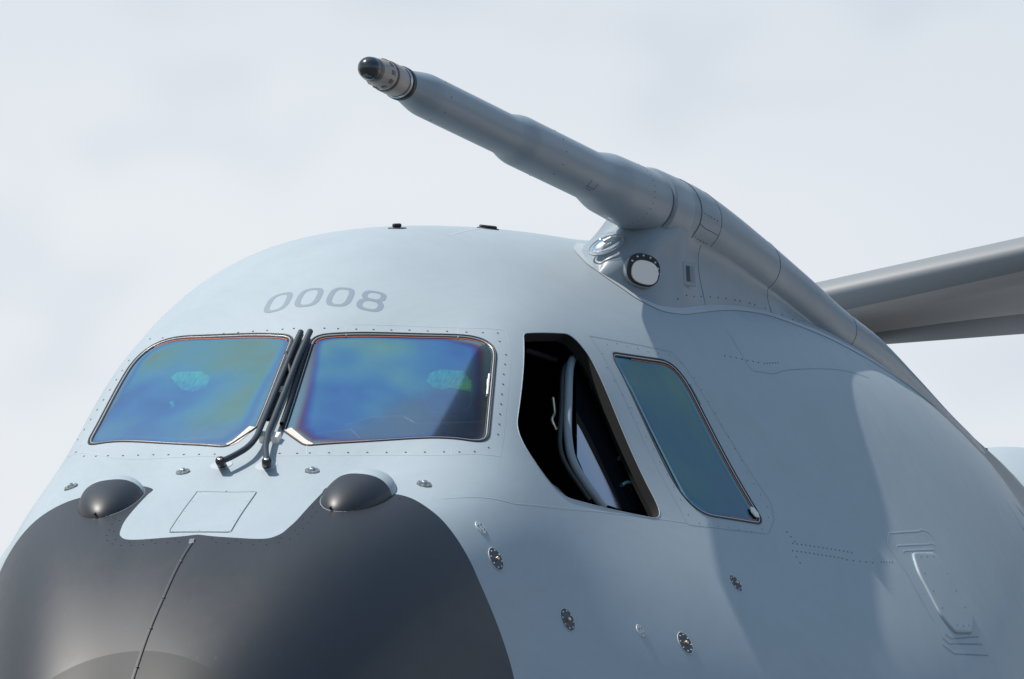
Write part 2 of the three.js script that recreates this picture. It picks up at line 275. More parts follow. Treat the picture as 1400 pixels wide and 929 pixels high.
// ---------------------------------------------------------------- cutting a triangle mesh along the zero line of a number per vertex
function cut(m, f) {
  const out = [0, 1].map(() => ({ p: [], n: [], i: [], seen: new Map() })), vert = (s, key, p, n) => { const o = out[s]; if (!o.seen.has(key)) { o.seen.set(key, o.p.length / 3); o.p.push(...p); o.n.push(...n); } return o.seen.get(key); };
  const P = (i) => [m.p[3 * i], m.p[3 * i + 1], m.p[3 * i + 2]], N = (i) => [m.n[3 * i], m.n[3 * i + 1], m.n[3 * i + 2]];
  const old = (s, i) => vert(s, i, P(i), N(i));
  const mid = (s, i, j) => { if (i > j) [i, j] = [j, i]; const t = f[i] / (f[i] - f[j]), a = P(i), b = P(j), c = N(i), d = N(j); return vert(s, -(i * 4194304 + j) - 1, a.map((x, k) => lerp(x, b[k], t)), c.map((x, k) => lerp(x, d[k], t))); };
  for (let k = 0; k < m.i.length; k += 3) {
    const t = [m.i[k], m.i[k + 1], m.i[k + 2]], side = t.map((i) => (f[i] > 0 ? 1 : 0)), sum = side[0] + side[1] + side[2];
    if (sum === 0 || sum === 3) { const s = sum ? 1 : 0; out[s].i.push(old(s, t[0]), old(s, t[1]), old(s, t[2])); continue; }
    const lone = sum === 1 ? side.indexOf(1) : side.indexOf(0), a = t[lone], b = t[(lone + 1) % 3], c = t[(lone + 2) % 3], s = side[lone], r = 1 - s;
    out[s].i.push(old(s, a), mid(s, a, b), mid(s, a, c));
    const ab = mid(r, a, b), ac = mid(r, a, c), B = old(r, b), C = old(r, c);
    out[r].i.push(ab, B, C, ab, C, ac);
  }
  return out;
}
function cutBy(m, fn) { const n = m.p.length / 3, f = new Float32Array(n); for (let i = 0; i < n; i++) f[i] = fn(m.p[3 * i], m.p[3 * i + 1], m.p[3 * i + 2]); return cut(m, f); }
function geoOf(m, uvOf = (x, y, z) => [z, Math.atan2(x, y - YA) * 2.6], shift = 0) {
  const g = new THREE.BufferGeometry(), n = m.p.length / 3, p = new Float32Array(m.p), uv = new Float32Array(n * 2);
  for (let i = 0; i < n; i++) { const a = uvOf(p[3 * i], p[3 * i + 1], p[3 * i + 2]); uv[2 * i] = a[0]; uv[2 * i + 1] = a[1]; if (shift) for (let k = 0; k < 3; k++) p[3 * i + k] += m.n[3 * i + k] * shift; }
  g.setAttribute('position', new THREE.BufferAttribute(p, 3)); g.setAttribute('normal', new THREE.Float32BufferAttribute(m.n, 3)); g.setAttribute('uv', new THREE.BufferAttribute(uv, 2)); g.setIndex(m.i);
  return g;
}
function skinMesh(z0, z1, nz, np, root = true, squeeze = 0) {
  const m = { p: [], n: [], i: [] };
  for (let a = 0; a <= nz; a++) {
    const q = root ? lerp(Math.sqrt(ZT - z0), Math.sqrt(ZT - z1), a / nz) ** 2 : lerp(ZT - z0, ZT - z1, a / nz);
    for (let b = 0; b <= np; b++) {
      const f = (b / np * 2 - 1) * Math.PI, r = skinR(q, f) - squeeze, p = V(r * Math.sin(f), yc(q) + r * Math.cos(f), ZT - q), n = normalAt(p);
      m.p.push(p.x, p.y, p.z); m.n.push(n.x, n.y, n.z);
      if (a && b) { const k = a * (np + 1) + b; m.i.push(k - np - 2, k - np - 1, k - 1, k - np - 1, k, k - 1); }
    }
  }
  return m;
}
// radome edge, port half, seen along the fuselage axis (x, y); the starboard half mirrors it
const edgePort = [[1.214, 0.43], [1.231, 4.56], [1.241, 10.64], [1.241, 17.13], [1.227, 20.35], [1.177, 22.28], [1.112, 22.74], [1.033, 22.96], [0.816, 22.41], [0.628, 21.87], [0.542, 21.59], [0.454, 27.07], [0.555, 35.01], [0.552, 36.96], [0.561, 39.26], [0.587, 42.45], [0.61, 46.7], [0.625, 51.31], [0.628, 56.59], [0.623, 61.84], [0.597, 67.43], [0.569, 73.16], [0.557, 78.89], [0.562, 82.33]].map(([z, d]) => on(z, d));
const edgeFine = new THREE.CatmullRomCurve3(edgePort, false, 'centripetal').getPoints(220);
const edgeXY = [[0, edgePort[0].y], ...edgeFine.map((p) => [p.x, p.y]), [edgePort.at(-1).x + 0.02, 3.2], [edgePort.at(-1).x - 0.06, 2.5], [0.75, 1.7], [0, 1.45]];
function radomeSide(x, y, z) {
  if (z < -0.6 || Math.abs(x) > 1.45 || y > 4.75) return 1;
  x = Math.abs(x);
  let d = 1e9, inside = false;
  for (let i = 0, j = edgeXY.length - 1; i < edgeXY.length; j = i++) {
    const [ax, ay] = edgeXY[j], [bx, by] = edgeXY[i], ex = bx - ax, ey = by - ay, t = clamp(((x - ax) * ex + (y - ay) * ey) / (ex * ex + ey * ey || 1), 0, 1);
    if (!(ax < 1e-6 && bx < 1e-6)) d = Math.min(d, Math.hypot(x - ax - ex * t, y - ay - ey * t));
    if ((ay > y) !== (by > y) && x < (bx - ax) * (y - ay) / (by - ay) + ax) inside = !inside;
  }
  return inside ? -d : d;
}
{
  const [dark, light] = cutBy(skinMesh(ZT - 0.0004, -5.6, 400, 520), radomeSide);
  let skin = light;
  const holes = {};
  for (const [k, w] of Object.entries({ front_port, front_starboard, slide_port, aft_port })) { const [inn, out] = cutBy(skin, w.dist); holes[k] = inn; skin = out; }
  const [cap, shell] = cutBy(dark, (x, y, z) => (z < 0.9 ? 1 : Math.hypot(x, y - 3.18) - 0.602));
  add('nose_cap', geoOf(cap, (x, y) => [x, y]), M.noseCap, aircraft, 'slightly duller cap over the nose tip');
  add('radome', geoOf(shell, (x, y) => [x, y]), M.radome, aircraft, 'matt black nose radome');
  const tail = skinMesh(-5.6, -14.4, 70, 180, false), end = { p: [], n: [], i: [] };
  for (let a = 0; a <= 30; a++) for (let b = 0; b <= 90; b++) {   // the rear body, hidden behind the shoulder
    const t = a / 30, z = -14.4 - 22 * t, f = (b / 90 * 2 - 1) * Math.PI, k = 1 - smooth(0.15, 1, t) * 0.985, y = YA + smooth(0.15, 1, t) * 1.7, R = skinR(17.1, f) * k;
    end.p.push(R * Math.sin(f), y + R * Math.cos(f), z); end.n.push(Math.sin(f), Math.cos(f), 0);
    if (a && b) { const c = a * 91 + b; end.i.push(c - 92, c - 91, c - 1, c - 91, c, c - 1); }
  }
  add('fuselage', merge([geoOf(skin), geoOf(tail), geoOf(end)]), M.paint, aircraft, 'pale blue grey fuselage skin');

  // ---- glass: sun-coated panes tinted by their heating film, black seals, thin bright retainers
  const paneMat = (w, fn, opacity) => {
    const W = 320, H = 224, [x0, x1, y0, y1] = w.box;
    const map = tex(W, H, (u, v) => fn(u, v, -w.sdf(lerp(x0, x1, u), lerp(y0, y1, v))));
    return new THREE.MeshPhysicalMaterial({ map, metalness: 1, roughness: 0.07, transparent: true, opacity });
  };
  const uvOf = (w) => (x, y, z) => { const d = V(x, y, z).sub(w.o); return [(d.dot(w.u) - w.box[0]) / (w.box[1] - w.box[0]), (d.dot(w.v) - w.box[2]) / (w.box[3] - w.box[2])]; };
  const mix = (a, b, t) => a.map((x, i) => lerp(x, b[i], clamp(t, 0, 1)));
  // colours of the heating film follow its thickness, as in any thin film: pale at the rim, then tan, violet, blue, teal
  const film = (zone) => (u, v, d) => {
    const n = fbm(u * 1.9 + zone.s, v * 1.6, 3.1, 3), n2 = fbm(u * 3.3 - zone.s, v * 2.6, 8.2, 3), side = zone.side(u, v);
    const t = smooth(-0.25, 1, d / lerp(0.055, zone.rim, side)), thick = lerp(zone.edge, zone.mid + n * zone.k + zone.drift(u, v), t) + n2 * zone.k * 0.25;
    let c = [630, 540, 455].map((w) => { const r = Math.sin(2 * Math.PI * thick / w) ** 2; return zone.gain * lerp(zone.floor, 1, r); });
    c = mix(c, zone.pale, smooth(0.075, 0.035, d) * side);
    c = mix(c, zone.dusk, smooth(0, 1, zone.duskAt(u, v) + n2 * 0.5) * 0.72 * t);
    const f = 1 + fbm(u * 9, v * 7, 2, 3) * 0.1;
    return c.map((x, i) => Math.min(1, x * f * zone.tint[i]));
  };
  const sides = (a, b) => (u) => Math.max(smooth(a, 0.03, u), smooth(1 - b, 0.97, u));
  const zP = { s: 1.3, pale: [0.5, 0.72, 0.78], k: 105, edge: 170, mid: 332, rim: 0.17, gain: 0.84, floor: 0.27, tint: [1, 0.95, 0.95], dusk: [0.42, 0.42, 0.42], side: sides(0.3, 0.25), drift: (u, v) => 50 * smooth(0.5, 1, v) * (1 - u), duskAt: (u, v) => smooth(-0.12, 0.22, 0.9 * u - 0.01 - v) * 0.75 - 0.12 };
  const zS = { s: 6.1, pale: [0.8, 0.95, 1], k: 210, edge: 170, mid: 335, rim: 0.15, gain: 1.02, floor: 0.62, tint: [1, 1, 1], dusk: [0.95, 0.86, 0.92], side: sides(0.22, 0.32), drift: (u, v) => 45 * smooth(0.3, 0.9, v), duskAt: (u, v) => smooth(0.45, 0.1, v) * 0.7 - 0.2 };
  const zA = { s: 3.7, pale: [0.1, 0.3, 0.34], k: 45, edge: 300, mid: 348, rim: 0.16, gain: 0.21, floor: 0.2, tint: [0.75, 1, 0.95], dusk: [0.1, 0.15, 0.2], side: sides(0.35, 0.2), drift: (u, v) => 26 * smooth(0.4, 1, v), duskAt: () => -0.3 };
  const windows = [['front_port', front_port, zP, 'port windshield pane, deep blue sheen', 0.84], ['front_starboard', front_starboard, zS, 'starboard windshield pane, paler blue sheen', 0.9], ['aft_port', aft_port, zA, 'teal rear side window', 0.85]];
  for (const [k, w, zone, label, op] of windows) {
    const name = k.startsWith('front') ? 'windshield' : 'side_window';
    const m = add(name, geoOf(k.startsWith('front') ? { ...holes[k], n: holes[k].n.map((_, i) => [w.n.x, w.n.y, w.n.z][i % 3]) } : holes[k], uvOf(w), -0.007), paneMat(w, film(zone), op), aircraft, label || undefined);
    const ring = w.ring(0.0, 0.02);
    const lift = (a, h) => a.map((p) => p.clone().addScaledVector(normalAt(p), h));
    add('seal', new THREE.TubeGeometry(new Poly(lift(ring, 0.0), true), ring.length * 2, 0.0055, 6, true), M.rubber, m);
    add('retainer', new THREE.TubeGeometry(new Poly(lift(w.ring(0.0095), -0.001), true), ring.length * 2, 0.003, 6, true), M.trim, m);
    const bead = w.ring(0.0225, 0.02).map((p) => p.clone().addScaledVector(normalAt(p), -0.006)), y0 = Math.min(...bead.map((p) => p.y)), y1 = Math.max(...bead.map((p) => p.y)), x1 = Math.max(...bead.map((p) => p.x));
    const keep = (p) => (k === 'aft_port' ? p.x - (y1 - p.y) * 0.62 > x1 - 0.62 * (y1 - y0) - 0.1 : p.y > y1 - 0.04 || p.y < y0 + 0.02);   // orange sealing bead along part of the rim
    let run = []; const runs = [];
    const s0 = bead.findIndex((p) => !keep(p)); for (let i = 0; i <= bead.length; i++) { const p = bead[(s0 + i) % bead.length]; if (keep(p) && i < bead.length) run.push(p); else { if (run.length > 4) runs.push(run); run = []; } }
    for (const r of runs) add('sealing_bead', new THREE.TubeGeometry(new Poly(r, false), r.length * 2, 0.0026, 5), M.bead, m);
    add('inner_seal', new THREE.TubeGeometry(new Poly(lift(w.ring(0.015), -0.004), true), ring.length * 2, 0.0035, 6, true), M.rubber, m);
  }
  // the port sliding window stands open: its opening has a bright rim and a thick dark jamb
  const rim = grp('sliding_window', aircraft, 'open port sliding window');
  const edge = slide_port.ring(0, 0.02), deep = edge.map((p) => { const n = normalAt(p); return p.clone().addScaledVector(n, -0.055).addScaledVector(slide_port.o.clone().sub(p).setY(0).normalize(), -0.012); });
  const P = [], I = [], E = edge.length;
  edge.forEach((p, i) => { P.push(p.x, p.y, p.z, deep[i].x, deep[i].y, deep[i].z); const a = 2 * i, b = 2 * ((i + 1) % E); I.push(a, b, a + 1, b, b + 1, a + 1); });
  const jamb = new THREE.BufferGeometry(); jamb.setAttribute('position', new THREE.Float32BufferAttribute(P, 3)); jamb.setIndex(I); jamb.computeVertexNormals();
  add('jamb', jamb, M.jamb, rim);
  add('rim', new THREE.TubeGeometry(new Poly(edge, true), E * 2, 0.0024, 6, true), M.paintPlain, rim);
}

// ---------------------------------------------------------------- ground
const sheet = (name, x0, x1, z0, z1, y, mat, label) => {
  const g = new THREE.PlaneGeometry(x1 - x0, z1 - z0).rotateX(-Math.PI / 2).translate((x0 + x1) / 2, y, (z0 + z1) / 2), uv = g.attributes.uv;
  for (let i = 0; i < uv.count; i++) uv.setXY(i, uv.getX(i) * (x1 - x0), uv.getY(i) * (z1 - z0));
  add(name, g, mat, scene).userData = { kind: 'structure', label };
};
sheet('ground', -900, 900, -900, 900, 0, M.asphalt, 'dark asphalt of the airfield around the aircraft');
sheet('bounce_apron', -60, 60, -80, -10.5, 0.004, M.concrete, 'unseen pale concrete added to bounce light under the wing and rear fuselage');  // out of view, laid there to bounce sunlight up to the wing
// ---------------------------------------------------------------- things fixed to the nose
const P3 = (list) => list.map((a) => V(...a));
function numerals() { // painted number over the windshield
  const g = grp('serial_number', aircraft, 'grey painted number 0008 above the windshields');
  const place = (X, z0) => (a, b) => {
    const z = z0 - 0.885 * b; let f = 0;
    for (let i = 0; i < 5; i++) f = Math.asin(clamp((X + a) / skinR(ZT - z, f), -1, 1));
    return on(z, f * 180 / Math.PI, 0.0007);
  };
  const ring = (cx, cy, w, h, s, n) => { // rounded loop: outer half sizes w, h and stroke s, as pairs of points
    const o = [];
    for (let i = 0; i <= 64; i++) { const t = i / 64 * Math.PI * 2, c = Math.cos(t), q = Math.sin(t), e = 2 / n, f = (x) => Math.sign(x) * Math.abs(x) ** e; o.push([cx + f(c) * w, cy + f(q) * h, cx + f(c) * (w - s), cy + f(q) * (h - s * 0.85)]); }
    return o;
  };
  const glyph = (loops, at) => merge(loops.map((l) => {
    const P = [], N = [], U = [], I = [];
    l.forEach(([a, b, c, d], i) => { for (const [x, y] of [[a, b], [c, d]]) { const p = at(x, y), n = normalAt(p); P.push(p.x, p.y, p.z); N.push(n.x, n.y, n.z); U.push(x, y); } if (i) I.push(2 * i - 2, 2 * i, 2 * i - 1, 2 * i - 1, 2 * i, 2 * i + 1); });
    const b = new THREE.BufferGeometry(); b.setAttribute('position', new THREE.Float32BufferAttribute(P, 3)); b.setAttribute('normal', new THREE.Float32BufferAttribute(N, 3)); b.setAttribute('uv', new THREE.Float32BufferAttribute(U, 2)); b.setIndex(I); return b;
  }));
  const zero = [ring(0, 0, 0.06, 0.105, 0.027, 3)], eight = [ring(0, 0.052, 0.056, 0.056, 0.026, 2.6), ring(0, -0.047, 0.062, 0.062, 0.027, 2.6)];
  [[-0.219, zero], [-0.073, zero], [0.075, zero], [0.224, eight]].forEach(([x, l]) => add('digit', glyph(l, place(x, -1.012)), M.digit, g));
}
numerals();

// rivets round the windshields
for (const zp of [
  [[-0.961, 27.55], [-1.027, 26.35], [-0.972, 24.66], [-0.929, 22.66], [-0.896, 20.09], [-0.863, 17.47], [-0.836, 14.89], [-0.804, 12.34], [-0.777, 9.75], [-0.754, 7.2], [-0.737, 4.41], [-0.731, 2.26]],
  [[-0.885, 29.77], [-0.808, 30.83], [-0.732, 31.89], [-0.663, 33.04], [-0.595, 34.16], [-0.531, 35.33], [-0.466, 36.54], [-0.402, 37.84], [-0.333, 39.12]],
  [[-0.197, 40.08], [-0.102, 39.16], [-0.042, 37.37], [0.001, 35.31], [0.041, 32.54], [0.066, 29.44], [0.086, 26.14], [0.107, 22.61], [0.131, 18.97], [0.154, 15.16], [0.172, 11.14], [0.182, 8.4], [0.185, 4.41]],
  [[-1.092, -27.54], [-0.987, -25.04], [-0.931, -22.71], [-0.893, -20.12], [-0.864, -17.45], [-0.832, -14.74], [-0.802, -12.21], [-0.778, -9.65], [-0.756, -7.17], [-0.741, -4.58], [-0.735, -2.69]],
  [[-0.965, -30.97], [-0.875, -31.97], [-0.8, -32.95], [-0.726, -34.11], [-0.665, -35.37], [-0.612, -36.73], [-0.572, -38.22], [-0.528, -39.74], [-0.499, -41.44]],
  [[-0.246, -40.98], [-0.087, -38.82], [-0.014, -36.28], [0.024, -33.9], [0.057, -30.99], [0.075, -28], [0.092, -24.87], [0.115, -21.59], [0.138, -18.06], [0.159, -14.45], [0.174, -10.78]]]) rivetsOn(zp.map(([z, d]) => on(z, d)), 0.0062, M.seam);
// fine joints round the windshields
for (const zp of [[[0.21, -0.71], [0.197, 10.99], [0.117, 25.52], [0.042, 35.15], [-0.194, 42.49]], [[-0.344, -43.55], [0.073, -32.04], [0.154, -19.74], [0.21, -5.86]], [[-1.089, 26.72], [-0.972, 22.39], [-0.871, 14.51], [-0.781, 6.1]], [[-1.089, 26.72], [-0.938, 29.68], [-0.623, 34.81], [-0.338, 40.23], [-0.195, 42.8]], [[-0.167, 42.74], [-0.075, 44.92]], [[-0.761, 5.48], [-0.695, 6.15]], [[-0.948, 21.12], [-0.861, 22.22]], [[0.116, 9.5], [0.194, 10.78]], [[-0.063, 35.43], [0.004, 36.74]]]) line(zp, 0.003, M.lightLine, aircraft, 'panel_seam', true);

// blisters where the radome meets the skin: dark front, pale cap behind
function blister(side, zp) {
  const g = grp('sensor_blister', aircraft, side > 0 ? 'port sensor blister with dark front and pale cap' : 'starboard sensor blister with dark front and pale cap');
  const c = on(...zp), n = normalAt(c), m = frame(c.clone().addScaledVector(n, -0.022), n, V(0.10 * side, 0, -1));
  const dome = (front) => {
    const U = 40, W = 20, P = [], I = [];
    for (let i = 0; i <= U; i++) for (let j = 0; j <= W; j++) {
      const a = i / U * Math.PI - Math.PI / 2, b = j / W * Math.PI / 2, L = front ? 0.33 : 0.235, k = front ? 1 : 1.0;
      const x = (front ? -1 : 1) * L * Math.cos(a) * Math.cos(b) ** 0.8, y = 0.138 * k * Math.sin(a) * Math.cos(b) ** 0.8, z = 0.100 * Math.sin(b) ** 0.95;
      P.push(x, y, z); if (i && j) { const q = i * (W + 1) + j; I.push(q - W - 2, q - W - 1, q - 1, q - W - 1, q, q - 1); }
    }
    const b = new THREE.BufferGeometry(); b.setAttribute('position', new THREE.Float32BufferAttribute(P, 3)); b.setAttribute('uv', new THREE.Float32BufferAttribute(P.flatMap((_, i) => (i % 3 === 2 ? [] : [P[i]])).slice(0, P.length / 3 * 2), 2)); b.setIndex(I); b.computeVertexNormals(); return b.applyMatrix4(m);
  };
  add('dome', dome(true), M.radome, g, 'dark dome front'); add('cap', dome(false), M.paint, g, 'pale rear cap');
  const hole = V(-0.322, 0.02, 0.035).applyMatrix4(m); add('drain_hole', new THREE.SphereGeometry(0.007, 8, 6).translate(hole.x, hole.y, hole.z), M.black, g);
  const foot = []; for (let i = 0; i <= 40; i++) { const a = i / 40 * Math.PI * 2, L = Math.cos(a) < 0 ? 0.33 : 0.235; foot.push(project(V(L * Math.cos(a) * 0.985, 0.138 * Math.sin(a) * 0.985, 0.03).applyMatrix4(m))); }
  add('joint', new THREE.TubeGeometry(new Poly(foot, false), 120, 0.0022, 5), M.faint, g);
}
blister(1, [[0.57, 29.45]][0]); blister(-1, [[0.627, -29.9]][0]);

// round plates with screws
function plate(name, zp, R, o) {
  const p = on(...zp), n = normalAt(p), g = grp(name, aircraft, o.label), m = frame(p, n, V(Math.sin(o.turn || 0), 0, -Math.cos(o.turn || 0)));
  const disc = (r, h, z, s = 32) => new THREE.CylinderGeometry(r * 0.94, r, h, s).rotateX(Math.PI / 2).translate(0, 0, z + h / 2);
  add('disc', disc(R, o.h || 0.0035, -0.001, o.sides || 32).applyMatrix4(m), o.mat, g);
  if (o.rim) add('rim', new THREE.TorusGeometry(R * 1.03, 0.0022, 6, 40).translate(0, 0, 0.001).applyMatrix4(m), M.lightLine, g);
  const S = []; for (let i = 0; i < o.n; i++) { const a = (i + 0.5) / o.n * Math.PI * 2; S.push(disc(o.sr, 0.003, (o.h || 0.0035) - 0.001, 10).translate(Math.cos(a) * R * o.k, Math.sin(a) * R * o.k, 0)); }
  add('screws', merge(S).applyMatrix4(m), o.smat, g, undefined, 'stuff');
  if (o.stud) add('stud', (o.stud === 'block' ? new RoundedBoxGeometry(R * 0.75, R * 0.45, 0.016, 2, 0.003).translate(0, 0, 0.01) : capsule(V(0, 0, 0), V(0, 0, 0.011), R * 0.17)).applyMatrix4(m), o.stud === 'block' ? M.steel : M.brass, g);
}
const dark = { n: 8, k: 0.79, sr: 0.0032, mat: M.plate, smat: M.white, stud: 'pin', rim: true };
plate('sensor_plate', [[0.426, 59.17]][0], 0.05, { ...dark, label: 'dark round sensor plate nearest the radome' });
plate('sensor_plate', [[0.006, 74.59]][0], 0.051, { ...dark, label: 'dark round sensor plate below the sliding window' });
plate('sensor_plate', [[-0.828, 82.48]][0], 0.052, { ...dark, label: 'lowest dark round sensor plate' });
plate('sensor_plate', [[-1.591, 75.16]][0], 0.044, { ...dark, label: 'smallest dark round sensor plate, below the rear side window' });
for (const [zp, l] of [[[[0.412, 52.51]][0], 'pale round cover plate close to the radome edge'], [[[-0.525, 79.39]][0], 'pale round cover plate between two dark ones']]) plate('cover_plate', zp, 0.032, { n: 4, k: 0.55, sr: 0.005, mat: M.whitePlate, smat: M.greySteel, h: 0.004, label: l });
for (const [zp, t] of [[[[0.33, -40]][0], 0.3], [[[0.342, -16.53]][0], 0.1], [[[0.353, 14.79]][0], 0.1], [[[0.373, 38.41]][0], 0.3]]) plate('fitting_plate', zp, 0.034, { n: 6, k: 0.66, sr: 0.0075, mat: M.greySteel, smat: M.steel, h: 0.007, stud: 'block', sides: 8, turn: t });

{ // hatch ahead of the windshield
  const g = grp('access_hatch', aircraft, 'flat screwed hatch between radome and windshields');
  const c = [[0.626, -9.69], [0.627, 5.83], [1.189, 8.94], [1.184, -8.82]].map(([z, d]) => on(z, d)), n = 14, P = [], N = [], U = [], I = [];
  for (let i = 0; i <= n; i++) for (let j = 0; j <= n; j++) {
    const p = project(c[0].clone().lerp(c[1], i / n).lerp(c[3].clone().lerp(c[2], i / n), j / n)), m = normalAt(p); p.addScaledVector(m, 0.0018);
    P.push(p.x, p.y, p.z); N.push(m.x, m.y, m.z); U.push(p.z, p.x); if (i && j) { const k = i * (n + 1) + j; I.push(k, k - 1, k - n - 2, k - n - 2, k - n - 1, k); }
  }
  const b = new THREE.BufferGeometry(); b.setAttribute('position', new THREE.Float32BufferAttribute(P, 3)); b.setAttribute('normal', new THREE.Float32BufferAttribute(N, 3)); b.setAttribute('uv', new THREE.Float32BufferAttribute(U, 2)); b.setIndex(I);
  add('cover', b, M.paint, g);
  line([[0.626, -9.69], [0.627, 5.83], [1.189, 8.94], [1.184, -8.82]], 0.0035, M.seam, g, 'joint', false, true).position.set(0, 0.0016, 0.0012);
  rivetsOn([[0.642, -8.62], [0.612, -2.43], [0.635, 4.63], [0.773, 5.61], [0.914, 6.33], [1.053, 7.19], [1.177, 7.25], [1.168, -0.44], [1.175, -7.84], [1.052, -8.22], [0.918, -8.56], [0.779, -8.82]].map(([z, d]) => on(z, d)), 0.006, M.faint, g, 'screws');
}
// rivets behind the radome edge and on the dark tongues
rivetsOn([[1.172, -25.74], [1.224, -25.01], [1.267, -23.21], [1.224, -22.82], [1.288, -20.68], [1.263, -18.66], [1.296, -17.72], [1.297, -14.28], [1.262, -12.53], [1.294, -10.9], [1.293, -7.39], [1.258, -5.67], [1.291, -3.89], [0.976, -25.72], [1.001, -24.38], [1.041, -25.78], [1.106, -25.79], [1.133, -24.34], [1.258, 5.02], [1.294, 6.91], [1.297, 10.57], [1.265, 12.18], [1.29, 13.98], [1.297, 17.6], [1.26, 18.66], [1.29, 20.92], [1.263, 23.54], [1.22, 23.22], [1.221, 25.44], [1.131, 24.75], [1.169, 26.28], [1.106, 26.18], [0.993, 24.05], [1.041, 25.93], [0.969, 25.55], [0.855, 23.61], [0.9, 25.39], [0.827, 25.06], [0.71, 23.12], [0.75, 24.65], [0.598, 37.61], [0.605, 42.04]].map(([z, d]) => on(z, d)), 0.0045, M.black);
{ // lightning strip down the middle of the radome
  const g = grp('lightning_strip', aircraft, 'thin lightning strip down the middle of the radome');
  const a = along([[1.277, 0.37], [1.347, 0.21], [1.476, 0.19], [1.726, 0.38], [1.893, -0.05], [2.069, -0.36], [2.148, -0.53]], 0.03, true);
  add('conductor', new THREE.TubeGeometry(curve(a), 90, 0.0046, 6), M.black, g);
  add('backing', stripOn(a.map((p) => project(p.clone().add(V(-0.007, 0, 0)))), 0.006, 0.001), M.plate, g);
  for (const zp of [[1.476, 0.19], [1.726, 0.25], [1.893, -0.05], [2.069, -0.36]]) { const p = on(...zp), n = normalAt(p); add('button', capsule(p, p.clone().addScaledVector(n, 0.003), 0.0065), M.plate, g); }
  const zp = [[1.289, -0.28]][0], p = on(...zp), n = normalAt(p); add('end_fitting', new RoundedBoxGeometry(0.05, 0.022, 0.008, 2, 0.003).applyMatrix4(frame(p, n, V(-0.15, 0, -1))), M.greySteel, g);
}

// ---------------------------------------------------------------- windshield wipers
function wiper(arm, blade, pivot, label, extra) {
  const g = grp('wiper', aircraft, label);
  add('arm', new THREE.TubeGeometry(curve(P3(arm), false, 'centripetal'), 120, 0.0135, 12), M.wiper, g);
  add('blade', new THREE.TubeGeometry(curve(P3(blade)), 60, 0.0105, 8), M.rubber, g);
  const p = V(...pivot), q = project(p), n = normalAt(q), top = V(...arm[0]);
  add('pivot', capsule(q, top.clone().addScaledVector(n, 0.004), 0.019, 0.021), M.black, g);
  add('pivot_bolt', lathe([[0, 0.0001], [0, 0.012], [0.006, 0.011], [0.006, 0.0001]], top.clone().addScaledVector(n, 0.012), n, 16), M.steel, g);
  add('base_plate', new THREE.CylinderGeometry(0.045, 0.05, 0.004, 32).rotateX(Math.PI / 2).applyMatrix4(frame(q.clone().addScaledVector(n, 0.001), n)), M.lightLine, g);
  for (const [a, b] of extra || []) add('link', new THREE.TubeGeometry(new Poly(P3([a, b]), false), 4, 0.008, 8), M.black, g);
}
wiper([[-0.119, 4.576, 0.41], [-0.082, 4.603, 0.344], [-0.041, 4.645, 0.255], [-0.026, 4.693, 0.162], [-0.028, 4.749, 0.064], [-0.029, 4.875, -0.134], [-0.023, 5.05, -0.38], [-0.02, 5.13, -0.491], [-0.013, 5.208, -0.601]], [[-0.025, 4.78, -0.042], [-0.023, 4.9, -0.219], [-0.019, 5.043, -0.417], [-0.018, 5.198, -0.635]], [[-0.145, 4.569, 0.286]][0], 'starboard wiper with bent arm crossing left at its foot', [[[[-0.046, 5.105, -0.457]][0], [[0.009, 5.003, -0.314]][0]], [[[0.009, 5.003, -0.314]][0], [[0.009, 5.042, -0.41]][0]]]);
wiper([[0.085, 4.573, 0.415], [0.04, 4.644, 0.257], [0.02, 4.707, 0.138], [0.015, 4.78, 0.013], [0.015, 4.939, -0.225], [0.017, 5.028, -0.349], [0.019, 5.093, -0.439], [0.029, 5.211, -0.606]], [[0.045, 4.759, -0.008], [0.041, 4.822, -0.105], [0.032, 4.97, -0.317], [0.023, 5.174, -0.602]], [[0.054, 4.564, 0.299]][0], 'port wiper with straighter arm along the centre post');
{ const g = grp('wiper_stop', aircraft, 'pale parking blocks under the wipers'); // small pale blocks on the post
  for (const zp of [[-0.259, -1.14], [0.07, -0.66], [0.077, 2.2]]) { const p = on(...zp), n = normalAt(p); add('block', new RoundedBoxGeometry(0.05, 0.032, 0.04, 2, 0.004).applyMatrix4(frame(p.clone().addScaledVector(n, 0.012), n, V(0.12, 0.5, -1))), M.white, g); }
  // pale sealant at the lower inner corners of both panes
  for (const zp of [[[-0.016, 3.36], [0.027, 5.54], [0.076, 8.04], [0.102, 10.08]], [[-0.037, -4.42], [0.011, -5.51], [0.072, -7], [0.099, -8.37]]]) add('sealant', stripOn(along(zp, 0.02), 0.035, 0.0018), M.sealant, g);
}

